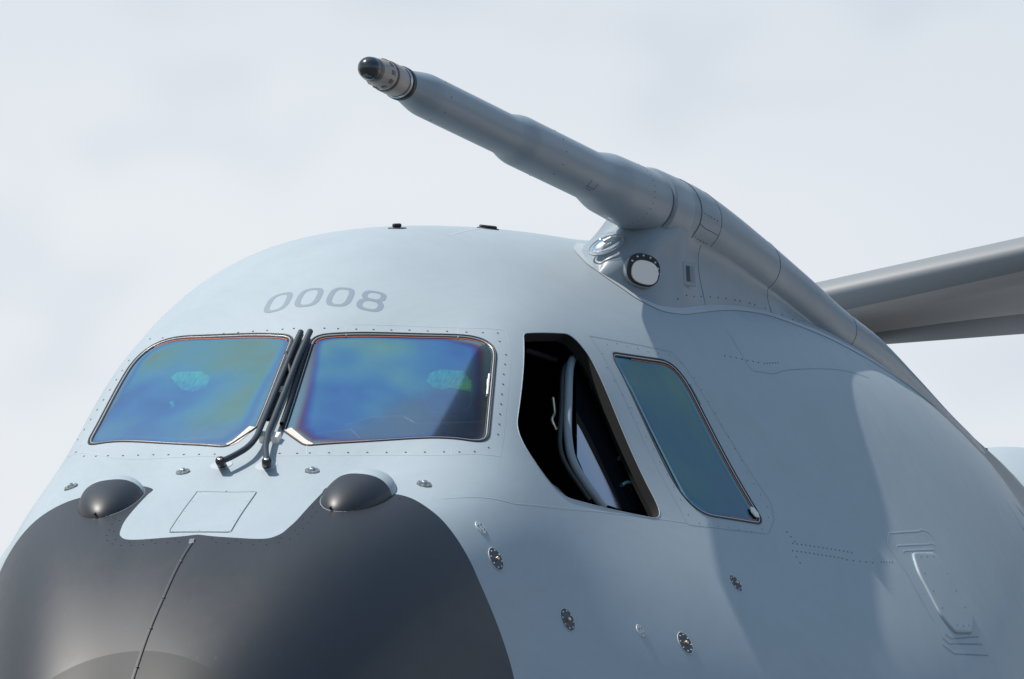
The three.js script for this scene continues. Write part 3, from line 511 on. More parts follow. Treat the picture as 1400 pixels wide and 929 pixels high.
// ---------------------------------------------------------------- port side: window surround, rivet rows, access cover
{
  const g = grp('window_surround', aircraft, 'screwed frame panel around the rear side window');
  line([[-1.793, 33.75], [-2.252, 37.86], [-2.552, 40.52], [-2.601, 42.77], [-2.587, 64.88], [-2.477, 67.42], [-2.301, 69.19], [-1.959, 67.44], [-1.542, 64.81], [-1.584, 61.86]], 0.003, M.faint, g, 'joint', false, true);
  rivetsOn([[-1.909, 35.84], [-2.019, 36.34], [-2.108, 37.27], [-2.207, 38.23], [-2.297, 39.18], [-2.397, 39.99], [-2.505, 40.87], [-2.584, 42.52], [-2.63, 44.9], [-2.621, 46.75], [-2.611, 48.59], [-2.612, 50.37], [-2.597, 52.28], [-2.6, 54.05], [-2.587, 56], [-2.577, 57.87], [-2.557, 59.72], [-2.543, 61.6], [-2.532, 63.38], [-2.512, 65.25], [-2.439, 66.83], [-2.271, 68.26], [-2.143, 68.23], [-2.026, 67.55], [-1.927, 66.89], [-1.834, 66.28], [-1.75, 65.7], [-1.667, 65.09], [-1.624, 63.3], [-1.656, 60.76], [-1.675, 58.44], [-1.692, 56.28], [-1.698, 54.09], [-1.709, 51.97], [-1.709, 49.84], [-1.712, 47.41], [-1.722, 45.07], [-1.715, 42.92], [-1.716, 40.71], [-1.726, 38.67], [-1.783, 36.72]].map(([z, d]) => on(z, d)), 0.0038, M.seam, g, 'screws');
}
line([[0.006, 51.49], [-0.367, 54.93], [-0.788, 58.28], [-1.18, 61.51], [-1.544, 64.42]], 0.004, M.lightLine, aircraft, 'panel_seam', true);
line([[0.446, 43.63], [0.347, 45.39], [0.191, 48.05], [0.006, 51.49]], 0.004, M.lightLine, aircraft, 'panel_seam', true);
line([[-3.516, 40.42], [-3.419, 46.59], [-3.522, 47.36], [-3.671, 48.09], [-3.906, 48.2], [-4.223, 48.68], [-4.977, 50.01], [-5.484, 51.45]], 0.004, M.faint, aircraft, 'panel_seam', true);
for (const [zp, n] of [[[[-2.495, 71.16], [-3.128, 73.8]], 15], [[[-2.433, 72.16], [-2.957, 74.36]], 13], [[[-2.999, 74.65], [-3.304, 75.52]], 5], [[[-3.43, 75.59], [-3.584, 75.79]], 5], [[[-2.524, 69.44], [-2.536, 70.97]], 3], [[[-2.422, 73.1], [-2.414, 73.99]], 2], [[[-3.192, 43.76], [-3.592, 46.09]], 7], [[[-3.665, 46.47], [-3.88, 46.93]], 6]]) rivetsOn(spread(zp, n), 0.0058, M.seam);
{
  const g = grp('access_cover', aircraft, 'raised oblong cover low on the port side');
  const w = outline([[-3.954, 75.03], [-4.322, 75.4], [-4.333, 78.03], [-4.291, 83.39], [-4.1, 84.98], [-3.825, 84.86], [-3.756, 83.11], [-3.843, 77.62]], [0.09, 0.09, 0.2, 0.09, 0.07, 0.09, 0.2, 0.2]);
  const L = [[1.01, -0.002], [1.0, 0.008], [0.985, 0.0115], [0.95, 0.0125], [0.6, 0.0125], [0.3, 0.0125], [0.01, 0.0125]], P = [], I = [], n = w.poly.length;
  L.forEach(([s, h], k) => w.poly.forEach(([a, b], i) => { const p = w.at(a * s, b * s); p.addScaledVector(normalAt(p), h); P.push(p.x, p.y, p.z); if (k) { const j = (i + 1) % n, A = (k - 1) * n + i, B = (k - 1) * n + j; I.push(A, B, A + n, B, B + n, A + n); } }));
  const b = new THREE.BufferGeometry(); b.setAttribute('position', new THREE.Float32BufferAttribute(P, 3)); b.setAttribute('uv', new THREE.Float32BufferAttribute(P.filter((_, i) => i % 3 < 2), 2)); b.setIndex(I); b.computeVertexNormals();
  add('cover', b, M.paint, g);
  add('joint', new THREE.TubeGeometry(new Poly(w.ring(-0.006), true), 160, 0.0022, 5, true), M.faint, g);
  rivetsOn([[-4.03, 75.74], [-4.133, 75.8], [-4.232, 75.94], [-3.914, 77.78], [-4.282, 78.13], [-3.867, 80.02], [-4.246, 80.24], [-3.835, 82.06], [-4.219, 82.24], [-3.907, 84.14], [-3.999, 84.27], [-4.101, 84.23]].map(([z, d]) => on(z, d, 0.0125)), 0.005, M.seam, g, 'screws');
  for (const zp of [[[-3.69, 76.89], [-3.685, 75.91], [-3.692, 73.41], [-3.822, 72.06], [-4.323, 72.38], [-4.373, 72.18], [-4.46, 72.58], [-4.507, 73.73]], [[-3.779, 74.23], [-3.816, 73.78], [-4.316, 74.14], [-4.373, 74.04], [-4.439, 74.35]], [[-3.839, 74.8], [-3.867, 74.54], [-4.38, 74.87]]]) add('edge_strip', stripOn(along(zp, 0.02), 0.009, 0.0012), M.lightLine, g);  // flat pale strips painting the sun caught on raised edges
  for (const zp of [[[-3.668, 84.92], [-3.723, 85.48], [-4.207, 85.47]], [[-3.531, 86.1], [-3.644, 87.17], [-4.215, 87.52]], [[-3.592, 85.33], [-3.649, 86.03], [-4.201, 86.3]]]) add('edge_strip', stripOn(along(zp, 0.02), 0.008, 0.0012), M.faint, g);
  line([[-3.69, 76.89], [-3.626, 81.43], [-3.612, 83.54]], 0.004, M.faint, g, 'joint');
}
for (const zp of [[[-7.747, 68.57], [-7.815, 72.6], [-8.021, 74.5]], [[-9.156, 67.94], [-9.95, 68.89], [-10.533, 70.65]]]) add('painted_mark', stripOn(along(zp, 0.02), [0.006, 0.075], 0.0014), M.faint);

// ---------------------------------------------------------------- aerials on the crown
{
  let p = on(...[[-2.388, 1.23]][0]), n = normalAt(p), g = grp('antenna', aircraft, 'small dark stub aerial on the crown, nearest the nose');
  add('foot', new THREE.CylinderGeometry(0.045, 0.05, 0.008, 24).rotateX(Math.PI / 2).applyMatrix4(frame(p, n)), M.plate, g);
  add('stub', new RoundedBoxGeometry(0.045, 0.026, 0.02, 2, 0.008).translate(0.0, 0.004, 0.015).applyMatrix4(frame(p, n, V(0.8, 0, -0.6))), M.black, g);
  p = on(...[[-2.945, 9.9]][0]); n = normalAt(p); g = grp('antenna', aircraft, 'flat dark aerial on the crown, nearer the probe');
  add('foot', new THREE.CylinderGeometry(0.055, 0.06, 0.01, 24).rotateX(Math.PI / 2).applyMatrix4(frame(p, n)), M.plate, g);
  add('stub', new RoundedBoxGeometry(0.085, 0.07, 0.013, 2, 0.006).translate(0, 0, 0.011).applyMatrix4(frame(p, n, V(0.9, 0, -0.3))), M.black, g);
  line([[-2.245, 8.78], [-2.446, 9.12], [-2.783, 9.62]], 0.01, M.lightLine, aircraft, 'panel_seam', true);
}

// ---------------------------------------------------------------- refuelling probe and its fairing
const probeA = V(...[0.614, 6.201, 0.2]), probeB = V(...[1.237, 6.035, -3.32]);
{
  const g = grp('refuelling_probe', aircraft, 'long stepped grey refuelling probe pointing forward'), d = probeB.clone().sub(probeA), L = d.length();
  const ramp = (a, ra, b, rb) => Array.from({ length: 9 }, (_, i) => { const t = i / 8; return [lerp(a, b, t) * L, lerp(ra, rb, t * t * (3 - 2 * t))]; });
  add('tube', lathe([[0, 0.0001], [0, 0.066], [0.004 * L, 0.069], ...ramp(0.006, 0.07, 0.085, 0.096), ...ramp(0.35, 0.098, 0.41, 0.12), ...ramp(0.68, 0.123, 0.77, 0.155), [0.915 * L, 0.168], [0.918 * L, 0.163]], probeA, d, 64), M.tubePaint, g);
  add('gap_ring', lathe([[0.915 * L, 0.163], [0.93 * L, 0.163]], probeA, d, 64), M.black, g);
  add('collar', lathe([[0.922 * L, 0.15], [0.922 * L, 0.178], [0.926 * L, 0.184], [1.0 * L, 0.189], [1.002 * L, 0.18]], probeA, d, 64), M.tubePaint, g);
  const f = d.clone().negate().normalize(), k = (l) => probeA.clone().addScaledVector(f, l);
  const n = grp('probe_nozzle', aircraft, 'brown metal refuelling nozzle with black ball tip');
  add('seal_ring', lathe([[-0.01, 0.074], [0.018, 0.074], [0.022, 0.07], [0.022, 0.05]], k(0), f), M.black, n);
  add('clamp', lathe([[0.022, 0.066], [0.028, 0.071], [0.034, 0.071], [0.04, 0.066]], k(0), f), M.steel, n);
  add('body', lathe([[0.03, 0.062], [0.07, 0.067], [0.075, 0.0685], [0.16, 0.0685], [0.166, 0.066], [0.17, 0.064]], k(0), f), M.nozzle, n);
  add('groove', lathe([[0.166, 0.066], [0.172, 0.0675], [0.178, 0.0675], [0.184, 0.064]], k(0), f), M.nozzleDark, n);
  add('head', lathe([[0.18, 0.064], [0.24, 0.062], [0.29, 0.054], [0.31, 0.05]], k(0), f), M.nozzle, n);
  add('neck', lathe([[0.30, 0.052], [0.315, 0.0525], [0.33, 0.052], [0.345, 0.049]], k(0), f), M.nozzleDark, n);
  add('ball', lathe(Array.from({ length: 15 }, (_, i) => { const t = i / 14 * Math.PI / 2; return [0.34 + 0.062 * Math.sin(t), 0.05 * Math.cos(t)]; }), k(0), f), M.ball, n);
  const lugs = []; for (let i = 0; i < 10; i++) { const a = i / 10 * Math.PI * 2, u = V(0, 1, 0).cross(f).normalize(), w = f.clone().cross(u), r = u.multiplyScalar(Math.cos(a)).addScaledVector(w, Math.sin(a)); lugs.push(new RoundedBoxGeometry(0.03, 0.02, 0.006, 1, 0.002).applyMatrix4(frame(k(0.225).addScaledVector(r, 0.062), r, f))); }
  add('lugs', merge(lugs), M.nozzleDark, n, undefined, 'stuff');
  const ringRivets = (s, r, cnt) => { const q = []; const u = V(0, 1, 0).cross(d).normalize(), w = d.clone().normalize().cross(u); for (let i = 0; i < cnt; i++) { const a = i / cnt * Math.PI * 2, rr = u.clone().multiplyScalar(Math.cos(a)).addScaledVector(w, Math.sin(a)); q.push(new THREE.CylinderGeometry(0.0035, 0.0035, 0.003, 6).rotateX(Math.PI / 2).applyMatrix4(frame(probeA.clone().addScaledVector(d, s).addScaledVector(rr, r), rr))); } add('rivet_ring', merge(q), M.seam, g, undefined, 'stuff'); };
  { // small stencilled marks on the port side of the tube
    const bar = (s, r, up, w, h) => { const c = probeA.clone().addScaledVector(d, s), o = camera.position.clone().sub(c), ax = d.clone().normalize(); o.addScaledVector(ax, -o.dot(ax)).normalize(); const sd = o.clone().cross(ax); const nn = o.clone().multiplyScalar(Math.cos(up)).addScaledVector(sd, Math.sin(up)); return new THREE.BoxGeometry(w, h, 0.0012).applyMatrix4(frame(c.addScaledVector(nn, r), nn, ax)); };
    add('stencil', merge([bar(0.618, 0.1225, -0.28, 0.003, 0.045), bar(0.632, 0.1225, -0.42, 0.1, 0.003), bar(0.645, 0.1225, -0.30, 0.003, 0.04), bar(0.632, 0.1225, -0.52, 0.08, 0.003)]), M.seam, g);
  }
  ringRivets(0.10, 0.0965, 8); ringRivets(0.50, 0.1215, 12); ringRivets(0.84, 0.161, 34);
}
{
  const g = grp('probe_fairing', aircraft, 'long tapering fairing carrying the probe over the port shoulder');
  // z, port seam angle, body centre x, y, body radius, starboard seam angle
  const hill = (z, fp, fs, lift, r) => { const c = on(z, (fp + fs) / 2 - 0.9); c.addScaledVector(normalAt(c), lift - r); return [z, fp, c.x, c.y, r, fs]; };
  const ST = [hill(-2.70, 29.2, 26.4, 0.004, 0.03), hill(-2.73, 31.2, 25.2, 0.06, 0.05), hill(-2.79, 32.8, 24.0, 0.14, 0.09), hill(-2.87, 34.2, 22.8, 0.22, 0.115), hill(-2.97, 35.0, 21.8, 0.29, 0.125), hill(-3.12, 35.8, 21.2, 0.36, 0.13), [-3.2, 36.0, 1.215, 6.03, 0.168, 20.8],
    [-3.35, 36.3, 1.25, 6.035, 0.182, 20.8], [-3.6, 36.7, 1.32, 6.02, 0.178, 21.5], [-4.0, 37.5, 1.42, 5.97, 0.166, 23], [-4.5, 39.1, 1.525, 5.90, 0.156, 26], [-5.0, 41.8, 1.62, 5.83, 0.148, 30], [-5.5, 44.3, 1.735, 5.74, 0.138, 34], [-6.0, 46.7, 1.84, 5.65, 0.13, 37.5], [-6.8, 49.3, 1.985, 5.56, 0.115, 41.5], [-8, 51.3, 2.115, 5.44, 0.095, 44.5], [-9.5, 52.8, 2.25, 5.29, 0.08, 46.8], [-11, 53.6, 2.335, 5.21, 0.065, 47.6], [-12.6, 53.4, 2.33, 5.20, 0.05, 48]];
  // finer stations
  const Z = [], cols = ST[0].length;
  for (let i = 0; i < ST.length - 1; i++) for (let s = 0; s < 6; s++) { const t = s / 6, a = ST[Math.max(i - 1, 0)], b = ST[i], c = ST[i + 1], e = ST[Math.min(i + 2, ST.length - 1)]; Z.push(Array.from({ length: cols }, (_, k) => { const h = c[0] - b[0], m0 = i ? (c[k] - a[k]) / (c[0] - a[0]) * h : c[k] - b[k], m1 = i < ST.length - 2 ? (e[k] - b[k]) / (e[0] - b[0]) * h : c[k] - b[k], t2 = t * t, t3 = t2 * t; return i === 5 ? lerp(b[k], c[k], t) : (2 * t3 - 3 * t2 + 1) * b[k] + (t3 - 2 * t2 + t) * m0 + (-2 * t3 + 3 * t2) * c[k] + (t3 - t2) * m1; })); }
  const P = [], U = [], I = [], n = 48, rowN = n + 1;
  const section = ([z, fp, cx, cy, r, fs]) => {
    const a = on(z, fp, -0.004), b = on(z, fs, -0.004), up = Math.atan2(cx, cy - YA), pts = [];
    const arc = (t) => { const q = up + t; return [cx + r * Math.sin(q), cy + r * Math.cos(q)]; };
    const aT = lerp(1.3, 1.9, smooth(-3.12, -3.5, z)), A = arc(aT), B = arc(-aT);
    const bez = (p, t) => [0, 1].map((k) => (1 - t) ** 3 * p[0][k] + 3 * t * (1 - t) ** 2 * p[1][k] + 3 * t * t * (1 - t) * p[2][k] + t ** 3 * p[3][k]);
    const side = (s, e, t, sg) => { // seam to body: leaves the skin flat, meets the body along its own tangent
      const q = up + t, L = Math.hypot(e[0] - s[0], e[1] - s[1]), tx = Math.cos(q) * sg, ty = -Math.sin(q) * sg;
      return [s, [lerp(s[0], e[0], 0.34), lerp(s[1], e[1], 0.16)], [e[0] + tx * L * 0.28, e[1] + ty * L * 0.28], e];
    };
    const p1 = side([a.x, a.y], A, aT, 1), p2 = side([b.x, b.y], B, -aT, -1);
    for (let i = 0; i < 14; i++) pts.push(bez(p1, i / 14));
    for (let i = 0; i <= 20; i++) pts.push(arc(lerp(aT, -aT, i / 20)));
    for (let i = 1; i <= 14; i++) pts.push(bez(p2, 1 - i / 14));
    return pts;
  };
  Z.forEach((s, k) => section(s).forEach(([x, y], i) => { P.push(x, y, s[0]); U.push(s[0], i * 0.03); if (k && i) { const q = k * rowN + i; I.push(q - rowN - 1, q - 1, q - rowN, q - rowN, q - 1, q); } }));
  const b = new THREE.BufferGeometry(); b.setAttribute('position', new THREE.Float32BufferAttribute(P, 3)); b.setAttribute('uv', new THREE.Float32BufferAttribute(U, 2)); b.setIndex(I); b.computeVertexNormals();
  add('shell', b, M.tubePaint, g);
  const at = (zi, i) => { const k = Z.findIndex((s) => s[0] <= zi), q = (k * rowN + i) * 3; return V(P[q], P[q + 1], P[q + 2]); };
  const nrm = (zi, i) => { const k = Z.findIndex((s) => s[0] <= zi), q = (k * rowN + i) * 3, N = b.attributes.normal.array; const v = V(N[q], N[q + 1], N[q + 2]); return v; };
  // pale sealing flange along the foot
  const seamPort = ST.slice(1, -2).map((s) => [s[0], s[1] + 0.35]), nose = [[-2.71, 29.5], [-2.70, 27.6], [-2.72, 25.8]], seamStar = ST.slice(1, 8).map((s) => [s[0], s[5] - 0.35]);
  add('flange', stripOn(along([...seamStar.reverse(), ...nose.reverse(), ...seamPort], 0.03, true), 0.045, 0.003), M.flange, g);
  // joints across and along the shell
  const across = (z, a = 1, c = 40, r = 0.0019) => { const q = []; for (let i = a; i <= c; i++) q.push(at(z, i)); add('joint', new THREE.TubeGeometry(curve(q), q.length * 3, r, 5), M.seam, g); };
  across(-3.37, 13, 46, 0.0032); across(-3.62, 14, 40, 0.0014); across(-3.55, 0, 13, 0.0018); across(-4.6, 0, 44); across(-6.1, 0, 44);
  { const q = []; for (const z of [-3.38, -3.42, -3.46, -3.5, -3.54, -3.58, -3.62]) q.push(at(z, 16)); add('joint', new THREE.TubeGeometry(curve(q), 30, 0.002, 5), M.seam, g); }
  const heads = []; for (let z = -3.1; z > -8.5; z -= 0.13) { const p = at(z, 3), m = nrm(z, 3); heads.push(new THREE.CylinderGeometry(0.0048, 0.0048, 0.004, 6).rotateX(Math.PI / 2).applyMatrix4(frame(p, m))); }
  for (let z = -3.39; z > -3.62; z -= 0.022) for (const i of [14, 18]) heads.push(new THREE.CylinderGeometry(0.0036, 0.0036, 0.003, 6).rotateX(Math.PI / 2).applyMatrix4(frame(at(z, i), nrm(z, i))));
  add('rivet_rows', merge(heads), M.seam, g, undefined, 'stuff');
  // oval lamp with screwed black bezel on the port face
  {
    const lamp = grp('fairing_lamp', aircraft, 'oval silver cover in a black screwed bezel'), n = V(0.66, 0.02, 0.75).normalize(), m = frame(V(...[1.222, 5.67, -2.79]), n, V(1, -0.12, 0)).multiply(new THREE.Matrix4().makeRotationZ(0));
    const oval = (a, b, k = 40) => { const s = new THREE.Shape(); for (let i = 0; i <= k; i++) { const t = i / k * Math.PI * 2, e = 0.8, f = (x) => Math.sign(x) * Math.abs(x) ** e; s[i ? 'lineTo' : 'moveTo'](a * f(Math.cos(t)), b * f(Math.sin(t))); } return s; };
    const slab = (a, b, h, z) => new THREE.ExtrudeGeometry(oval(a, b), { depth: h, bevelEnabled: true, bevelSize: 0.003, bevelThickness: 0.003, bevelSegments: 2 }).translate(0, 0, z);
    add('pedestal', slab(0.094, 0.08, 0.07, -0.075).applyMatrix4(m), M.tubePaint, lamp);
    add('bezel', slab(0.093, 0.079, 0.008, -0.002).translate(0.002, 0.006, 0).applyMatrix4(m), M.black, lamp);
    add('cover', slab(0.075, 0.057, 0.014, 0.004).translate(0.004, -0.008, 0).applyMatrix4(m), M.silver, lamp);
    const sc = []; for (const t of [-0.35, 0.0, 0.35, 0.8, 1.25, 1.75, 2.2, 2.7]) sc.push(new THREE.SphereGeometry(0.0065, 10, 8).translate(0.084 * Math.cos(t), 0.073 * Math.sin(t) + 0.004, 0.01)); add('screws', merge(sc).applyMatrix4(m), M.steel, lamp, undefined, 'stuff');
    const light = grp('fairing_light', aircraft, 'clear glass light at the front of the fairing'), ln = V(-0.12, 0.72, 0.68).normalize(), lm = frame(V(...[1.035, 5.803, -2.8]), ln, V(0.75, 0.35, -0.4));
    add('reflector', new THREE.SphereGeometry(1, 32, 20).scale(0.078, 0.052, 0.03).applyMatrix4(lm), M.chrome, light);
    add('lamp_holder', new RoundedBoxGeometry(0.05, 0.018, 0.02, 2, 0.006).translate(0.015, 0, 0.028).applyMatrix4(lm), M.steel, light);
    add('lens', new THREE.SphereGeometry(1, 40, 24).scale(0.092, 0.066, 0.062).applyMatrix4(lm), M.lens, light);
    add('frame_ring', new THREE.TorusGeometry(1, 0.05, 8, 48).scale(0.094, 0.068, 0.09).translate(0, 0, 0.004).applyMatrix4(lm), M.tubePaint, light);
    const vp = V(...[1.389, 5.699, -3.28]), vm = frame(vp, V(0.93, 0.05, 0.36).normalize(), V(0, 1, 0)), vent = grp('vent', aircraft, 'small square vent opening in the fairing');
    add('vent_frame', new RoundedBoxGeometry(0.125, 0.13, 0.01, 2, 0.004).applyMatrix4(vm), M.tubePaint, vent);
    add('vent_opening', new THREE.BoxGeometry(0.082, 0.075, 0.012).applyMatrix4(vm), M.faint, vent);
    add('vent_shade', new THREE.BoxGeometry(0.08, 0.036, 0.014).translate(0, 0.018, 0).applyMatrix4(vm), M.black, vent);
  }
}

// ---------------------------------------------------------------- port wing and the root fairing behind the shoulder
{
  const g = grp('wing', aircraft, 'dark wing seen from below behind the probe fairing');
  const bandOf = (f) => (x, i) => f(prof(x, i === SX.length - 1));
  const SX = [0.2, 1.24, 2.75, 5, 8.5, 11, 11.6], sec = (X) => { const t = (X - 1.24) / 1.51, le = 6.255 + 0.305 * t - Math.max(0, X - 3) * 0.08, mid = 6.215 + 0.16 * t * 0.9 - Math.max(0, X - 3) * 0.04; return { le, mid }; };
  const prof = (X, tip) => { // nose, underside back to the flap joint, and the upper side
    const { le, mid } = sec(X), r = 0.2, out = [];
    for (let i = 0; i <= 14; i++) { const a = (1 - i / 14) * Math.PI * 0.5 ; out.push([-11.25 + r * 1.6 * Math.cos(a), le + r * 0.72 * Math.sin(a) ]); }
    for (let i = 1; i <= 14; i++) { const a = i / 14 * Math.PI * 0.5; out.push([-11.25 + r * 1.6 * Math.cos(a), le - r * 1.0 * Math.sin(a)]); }
    for (let i = 1; i <= 8; i++) { const t = i / 8; out.push([lerp(-11.25, -13.5, t), lerp(le - r, mid, t) - 0.05 * Math.sin(t * Math.PI)]); }
    out.push([-13.5, le + 0.16], [-12.4, le + 0.22]);
    return out.map(([z, y]) => tip ? [lerp(z, -12.4, 0.9), lerp(y, le, 0.9)] : [z, y]);
  };
  const loft = (rows, xs, close = true) => { const P = [], U = [], I = [], n = rows[0].length; rows.forEach((r, k) => r.forEach(([z, y], i) => { P.push(xs[k], y, z); U.push(xs[k], i * 0.1); if (k) { const j = (i + 1) % n; if (!close && i === n - 1) return; I.push((k - 1) * n + i, k * n + i, (k - 1) * n + j, (k - 1) * n + j, k * n + i, k * n + j); } })); const b = new THREE.BufferGeometry(); b.setAttribute('position', new THREE.Float32BufferAttribute(P, 3)); b.setAttribute('uv', new THREE.Float32BufferAttribute(U, 2)); b.setIndex(I); b.computeVertexNormals(); return b; };
  add('leading_edge', loft(SX.map(bandOf((q) => q.slice(0, 21))), SX, false), M.leadingEdge, g, 'dark glossy leading edge');
  add('wing_box', loft(SX.map(bandOf((q) => [...q.slice(20), q[0]])), SX, false), M.wing, g, 'grey wing underside');
  add('flap', loft(SX.map((x, i) => { const { mid, le } = sec(x), t = (x - 1.24) / 1.51, te = 6.275 + 0.09 * t - Math.max(0, x - 3) * 0.02; const s = i === SX.length - 1 ? 0.1 : 1; return [[-13.47, mid + 0.012], [-15.5, te], [-15.5, te + 0.02], [-13.47, mid + 0.2 * s]]; }), SX), M.flap, g, 'darker trailing edge flap');
  const f = new THREE.SphereGeometry(1, 64, 40).scale(1.6, 1.86, 4.5).translate(2.2, 3.74, -19.2);
  add('wing_root_fairing', f, M.paint, aircraft, 'pale bulged fairing at the wing root');
  for (const q of [[2.231, 5.386, -15.2]]) add('fastener', new THREE.SphereGeometry(0.013, 8, 6).translate(...q), M.black);
}

// ---------------------------------------------------------------- inside the flight deck
{
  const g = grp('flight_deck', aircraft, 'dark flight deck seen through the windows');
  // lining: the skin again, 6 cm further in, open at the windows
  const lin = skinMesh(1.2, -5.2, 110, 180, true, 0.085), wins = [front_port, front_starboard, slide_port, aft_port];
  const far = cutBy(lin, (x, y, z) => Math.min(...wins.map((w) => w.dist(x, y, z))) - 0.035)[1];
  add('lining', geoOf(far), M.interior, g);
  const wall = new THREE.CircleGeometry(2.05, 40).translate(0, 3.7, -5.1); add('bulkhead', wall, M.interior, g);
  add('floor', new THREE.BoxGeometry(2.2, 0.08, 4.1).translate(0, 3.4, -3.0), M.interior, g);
  add('coaming', new RoundedBoxGeometry(1.7, 0.16, 0.42, 3, 0.05).translate(0, 4.57, -0.62), M.coaming, g, 'instrument coaming behind the windshields');
  add('coaming_lip', new THREE.TubeGeometry(new Poly(P3([[0.269, 4.759, -0.239], [0.374, 4.802, -0.328], [0.511, 4.805, -0.361], [0.572, 4.77, -0.323], [0.868, 4.789, -0.554]]), false), 60, 0.006, 6), M.trim, g);
  add('coaming_lip', new THREE.TubeGeometry(new Poly(P3([[0.16, 4.716, -0.073], [0.323, 4.737, -0.143], [0.374, 4.696, -0.089]]), false), 60, 0.005, 6), M.trim, g);
  add('coaming_lip', new THREE.TubeGeometry(new Poly(P3([[-0.835, 4.737, -0.356], [-0.428, 4.7, -0.125], [-0.284, 4.711, -0.107]]), false), 60, 0.005, 6), M.trim, g);
  for (const x of [-0.52, 0.52]) {
    add('seat', merge([new RoundedBoxGeometry(0.5, 0.75, 0.14, 3, 0.05).rotateX(-0.15).translate(x, 4.25, -1.75), new RoundedBoxGeometry(0.5, 0.14, 0.5, 3, 0.05).translate(x, 3.9, -1.5)]), M.seat, g);
    add('headrest', new RoundedBoxGeometry(0.26, 0.2, 0.1, 3, 0.04).translate(x, 4.75, -1.83), M.seat, g);
  }
  const hud = (pts, name) => { const q = P3(pts), c = q.reduce((s, p) => s.add(p), V(0, 0, 0)).divideScalar(q.length), P = [c.x, c.y, c.z], I = []; q.forEach((p, i) => { P.push(p.x, p.y, p.z); I.push(0, i + 1, (i + 1) % q.length + 1); }); const xs = q.map((p) => p.x), ys = q.map((p) => p.y), x0 = Math.min(...xs), x1 = Math.max(...xs), yA = Math.min(...ys), yB = Math.max(...ys); const back = P.length / 3; for (let k = 0; k < back; k++) P.push(P[3 * k], P[3 * k + 1], P[3 * k + 2] - 0.008); const m = I.length; for (let k = 0; k < m; k += 3) I.push(I[k] + back, I[k + 2] + back, I[k + 1] + back); const b = new THREE.BufferGeometry(); b.setAttribute('position', new THREE.Float32BufferAttribute(P, 3)); const U = []; for (let k = 0; k < P.length; k += 3) U.push((P[k] - x0) / (x1 - x0), (P[k + 1] - yA) / (yB - yA)); b.setAttribute('uv', new THREE.Float32BufferAttribute(U, 2)); b.setIndex(I); b.computeVertexNormals(); return b; };
  const streaks = tex(128, 64, (u, v) => { const n = clamp(0.5 + noise.noise(u * 26, v * 3, 2) * 0.55 + (v - 0.55) * 0.5 + noise.noise(u * 5, v * 4, 9) * 0.4, 0.12, 1); return [n * 0.8, n, n * 0.9]; });
  const green = std(0.03, 0.50, 0.20, 0.4), greenB = std(0.10, 0.6, 0.08, 0.4), smoke = std(0.12, 0.16, 0.2, 0.2);
  for (const m of [green, greenB]) { m.emissive.setRGB(m.color.r * 1.6, m.color.g * 1.6, m.color.b * 1.6); m.emissiveMap = streaks; m.map = streaks; }  // glow added to reflective coated glass so it shows through the panes
  const greenS = green.clone(); greenS.emissive.multiplyScalar(2.2);
  const h1 = grp('head_up_display', aircraft, 'green head up display glass with an added glow behind the port windshield');
  add('combiner_glass', hud([[0.515, 4.998, -0.823], [0.521, 5.036, -0.893], [0.553, 5.052, -0.935], [0.652, 5.05, -0.985], [0.704, 4.999, -0.923], [0.641, 4.973, -0.831], [0.603, 4.95, -0.77], [0.559, 4.961, -0.772]]), green, h1);
  add('combiner_glass', hud([[0.626, 4.965, -0.808], [0.704, 4.999, -0.923], [0.722, 4.943, -0.834]]), greenB, h1);
  add('combiner_frame', new THREE.TubeGeometry(new Poly(P3([[0.502, 4.998, -0.818], [0.516, 5.051, -0.919], [0.649, 5.058, -0.999], [0.709, 5.003, -0.935], [0.74, 4.877, -0.738], [0.717, 4.836, -0.649], [0.599, 4.833, -0.574], [0.547, 4.88, -0.632]]), true), 60, 0.004, 6), smoke, h1);
  const h2 = grp('head_up_display', aircraft, 'green head up display glass with an added glow behind the starboard windshield');
  add('combiner_glass', hud([[-0.745, 5.046, -1.063], [-0.716, 5.071, -1.082], [-0.572, 5.064, -0.967], [-0.51, 5.03, -0.878], [-0.505, 4.976, -0.782], [-0.562, 4.956, -0.765], [-0.625, 4.97, -0.816]]), greenS, h2);
  add('combiner_glass', hud([[-0.658, 4.908, -0.725], [-0.641, 4.915, -0.727], [-0.615, 4.88, -0.656], [-0.631, 4.873, -0.652]]), greenS, h2);
  add('combiner_frame', new THREE.TubeGeometry(new Poly(P3([[-0.751, 5.023, -1.022], [-0.749, 5.079, -1.14], [-0.552, 5.063, -0.956], [-0.479, 5.013, -0.838], [-0.448, 4.918, -0.671], [-0.452, 4.831, -0.535], [-0.566, 4.834, -0.565], [-0.658, 4.901, -0.712]]), true), 60, 0.003, 6), smoke, h2);
  // the slid-back pane of the open window and what shows in it, reflections built as solid shapes
  const slab = (pts, mat, name, label) => add(name, hud(pts), mat, g, label);
  add('slid_window_frame', new THREE.TubeGeometry(curve(P3([[1.063, 5.167, -1.779], [1.047, 5.146, -1.683], [1.051, 5.093, -1.572], [1.08, 4.941, -1.355], [1.115, 4.743, -1.14], [1.146, 4.639, -1.074], [1.202, 4.539, -1.079], [1.284, 4.423, -1.112]])), 80, 0.02, 10), M.tubePaint, g, 'pale frame of the slid back window');
  add('slid_window_frame', new THREE.TubeGeometry(curve(P3([[1.038, 5.15, -1.739], [1.025, 5.093, -1.563], [1.063, 4.885, -1.269], [1.097, 4.678, -1.045], [1.13, 4.604, -1.031], [1.224, 4.458, -1.069]])), 80, 0.011, 10), M.rubber, g);
  const glassMat = new THREE.MeshPhysicalMaterial({ color: 0x10161c, metalness: 0, roughness: 0.06, ior: 1.6 });
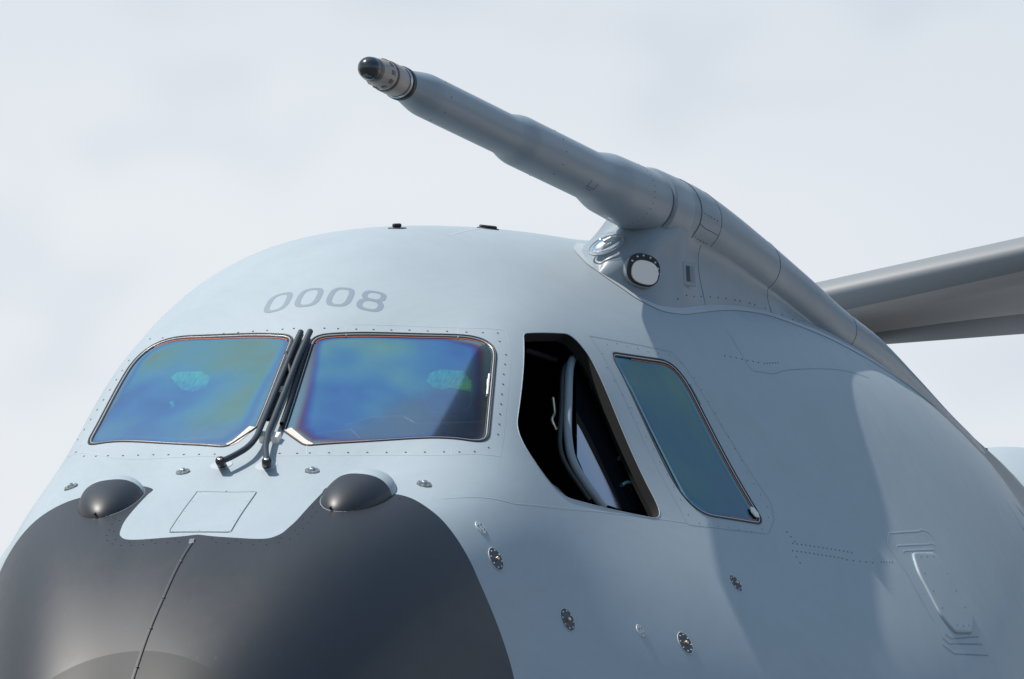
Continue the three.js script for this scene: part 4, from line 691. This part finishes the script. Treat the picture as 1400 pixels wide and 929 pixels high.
  slab([[1.057, 5.121, -1.728], [1.076, 5.159, -1.872], [1.129, 5.056, -1.805], [1.294, 4.777, -1.819], [1.455, 4.423, -1.658], [1.328, 4.422, -1.308], [1.217, 4.515, -1.154], [1.147, 4.642, -1.153]], glassMat, 'slid_window_pane', 'dark slid back window pane');
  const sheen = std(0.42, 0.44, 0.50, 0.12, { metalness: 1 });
  slab([[1.127, 4.82, -1.32], [1.142, 4.793, -1.329], [1.336, 4.421, -1.277], [1.283, 4.441, -1.162], [1.216, 4.527, -1.119], [1.154, 4.659, -1.151]], sheen, 'slid_window_reflection', 'lavender sheet added as the reflection in the slid back window');  // solid sheet standing for a lavender reflection in the pane
  const bolts = P3([[1.302, 4.802, -1.533], [1.32, 4.768, -1.529], [1.338, 4.733, -1.524], [1.358, 4.699, -1.526], [1.377, 4.661, -1.514], [1.395, 4.626, -1.506], [1.417, 4.588, -1.5], [1.435, 4.553, -1.489], [1.455, 4.515, -1.472], [1.473, 4.481, -1.459]]); add('bolts', merge(bolts.map((p) => new THREE.SphereGeometry(0.0055, 8, 6).translate(p.x, p.y, p.z))), M.greySteel, g, undefined, 'stuff');
  { const p = P3([[1.832, 4.439, -2.322]])[0], n = normalAt(p); add('tag', new THREE.CylinderGeometry(0.034, 0.034, 0.006, 6).rotateX(Math.PI / 2).applyMatrix4(frame(p, n, V(0.3, 1, 0))), M.white, g, 'pale tag in the lower corner of the rear side window'); }
  add('clip', new THREE.TubeGeometry(new Poly(P3([[1.492, 5.078, -2.518], [1.547, 4.979, -2.504]]), false), 4, 0.004, 6), M.teal, g);
  { const a = along([[-1.837, 38.93], [-1.859, 40.93], [-1.829, 46.5], [-1.78, 54.91], [-1.704, 63.26]], 0.03, true); add('frame_reflection', stripOn(a, [0.012, 0.026], -0.0035), M.teal, g, 'pale teal strip painted as a frame reflection on the rear side window'); }  // light strip laid on the pane, imitating a reflection of its frame
  for (const q of [[[0.837, 5.009, -0.667], [0.854, 4.908, -0.526]], [[0.839, 4.983, -0.628], [0.845, 4.954, -0.589]]]) add('clip', new THREE.TubeGeometry(new Poly(P3(q), false), 4, 0.005, 6), M.white, g);
  add('window_lever', new THREE.TubeGeometry(curve(P3([[1.011, 4.941, -1.337], [1.03, 4.868, -1.266], [1.03, 4.831, -1.203], [1.051, 4.787, -1.201]])), 24, 0.008, 8), M.brass, g);
  for (const q of [[[1.285, 4.667, -1.551], [1.296, 4.69, -1.62], [1.317, 4.679, -1.662], [1.328, 4.643, -1.634]], [[1.318, 4.538, -1.425], [1.334, 4.555, -1.5], [1.36, 4.547, -1.559], [1.371, 4.526, -1.552]]]) add('pane_reflection', new THREE.TubeGeometry(curve(P3(q)), 20, 0.008, 8), M.teal, g);  // teal arcs imitating reflected shapes in the slid pane
  add('seat_rail', new THREE.TubeGeometry(curve(P3([[1.045, 4.533, -0.915], [1.081, 4.51, -0.998], [1.114, 4.471, -1.039]])), 20, 0.008, 8), M.interiorGrey, g);
  add('overhead_trim', new THREE.TubeGeometry(new Poly(P3([[0.807, 5.203, -1.749], [0.856, 5.187, -1.815], [0.924, 5.166, -1.935]]), false), 12, 0.014, 8), M.interiorGrey, g);
}

// ---------------------------------------------------------------- landing gear, below the frame
function gear(x, z, r, w) {
  const g = grp('landing_gear');
  add('strut', new THREE.CylinderGeometry(0.09, 0.09, 1.1, 20).translate(x, r + 0.45, z), M.white, g);
  for (const s of [-1, 1]) add('wheel', new THREE.TorusGeometry(r * 0.68, r * 0.32, 16, 40).rotateY(Math.PI / 2).translate(x + s * w, r, z), M.tyre, g);
  add('axle', new THREE.CylinderGeometry(0.06, 0.06, w * 2, 16).rotateZ(Math.PI / 2).translate(x, r, z), M.greySteel, g);
}
gear(0, -0.6, 0.4, 0.28);
for (const s of [-1, 1]) for (const z of [-14, -15.6, -17.2]) gear(s * 2.2, z, 0.6, 0.32);

renderer.render(scene, camera);
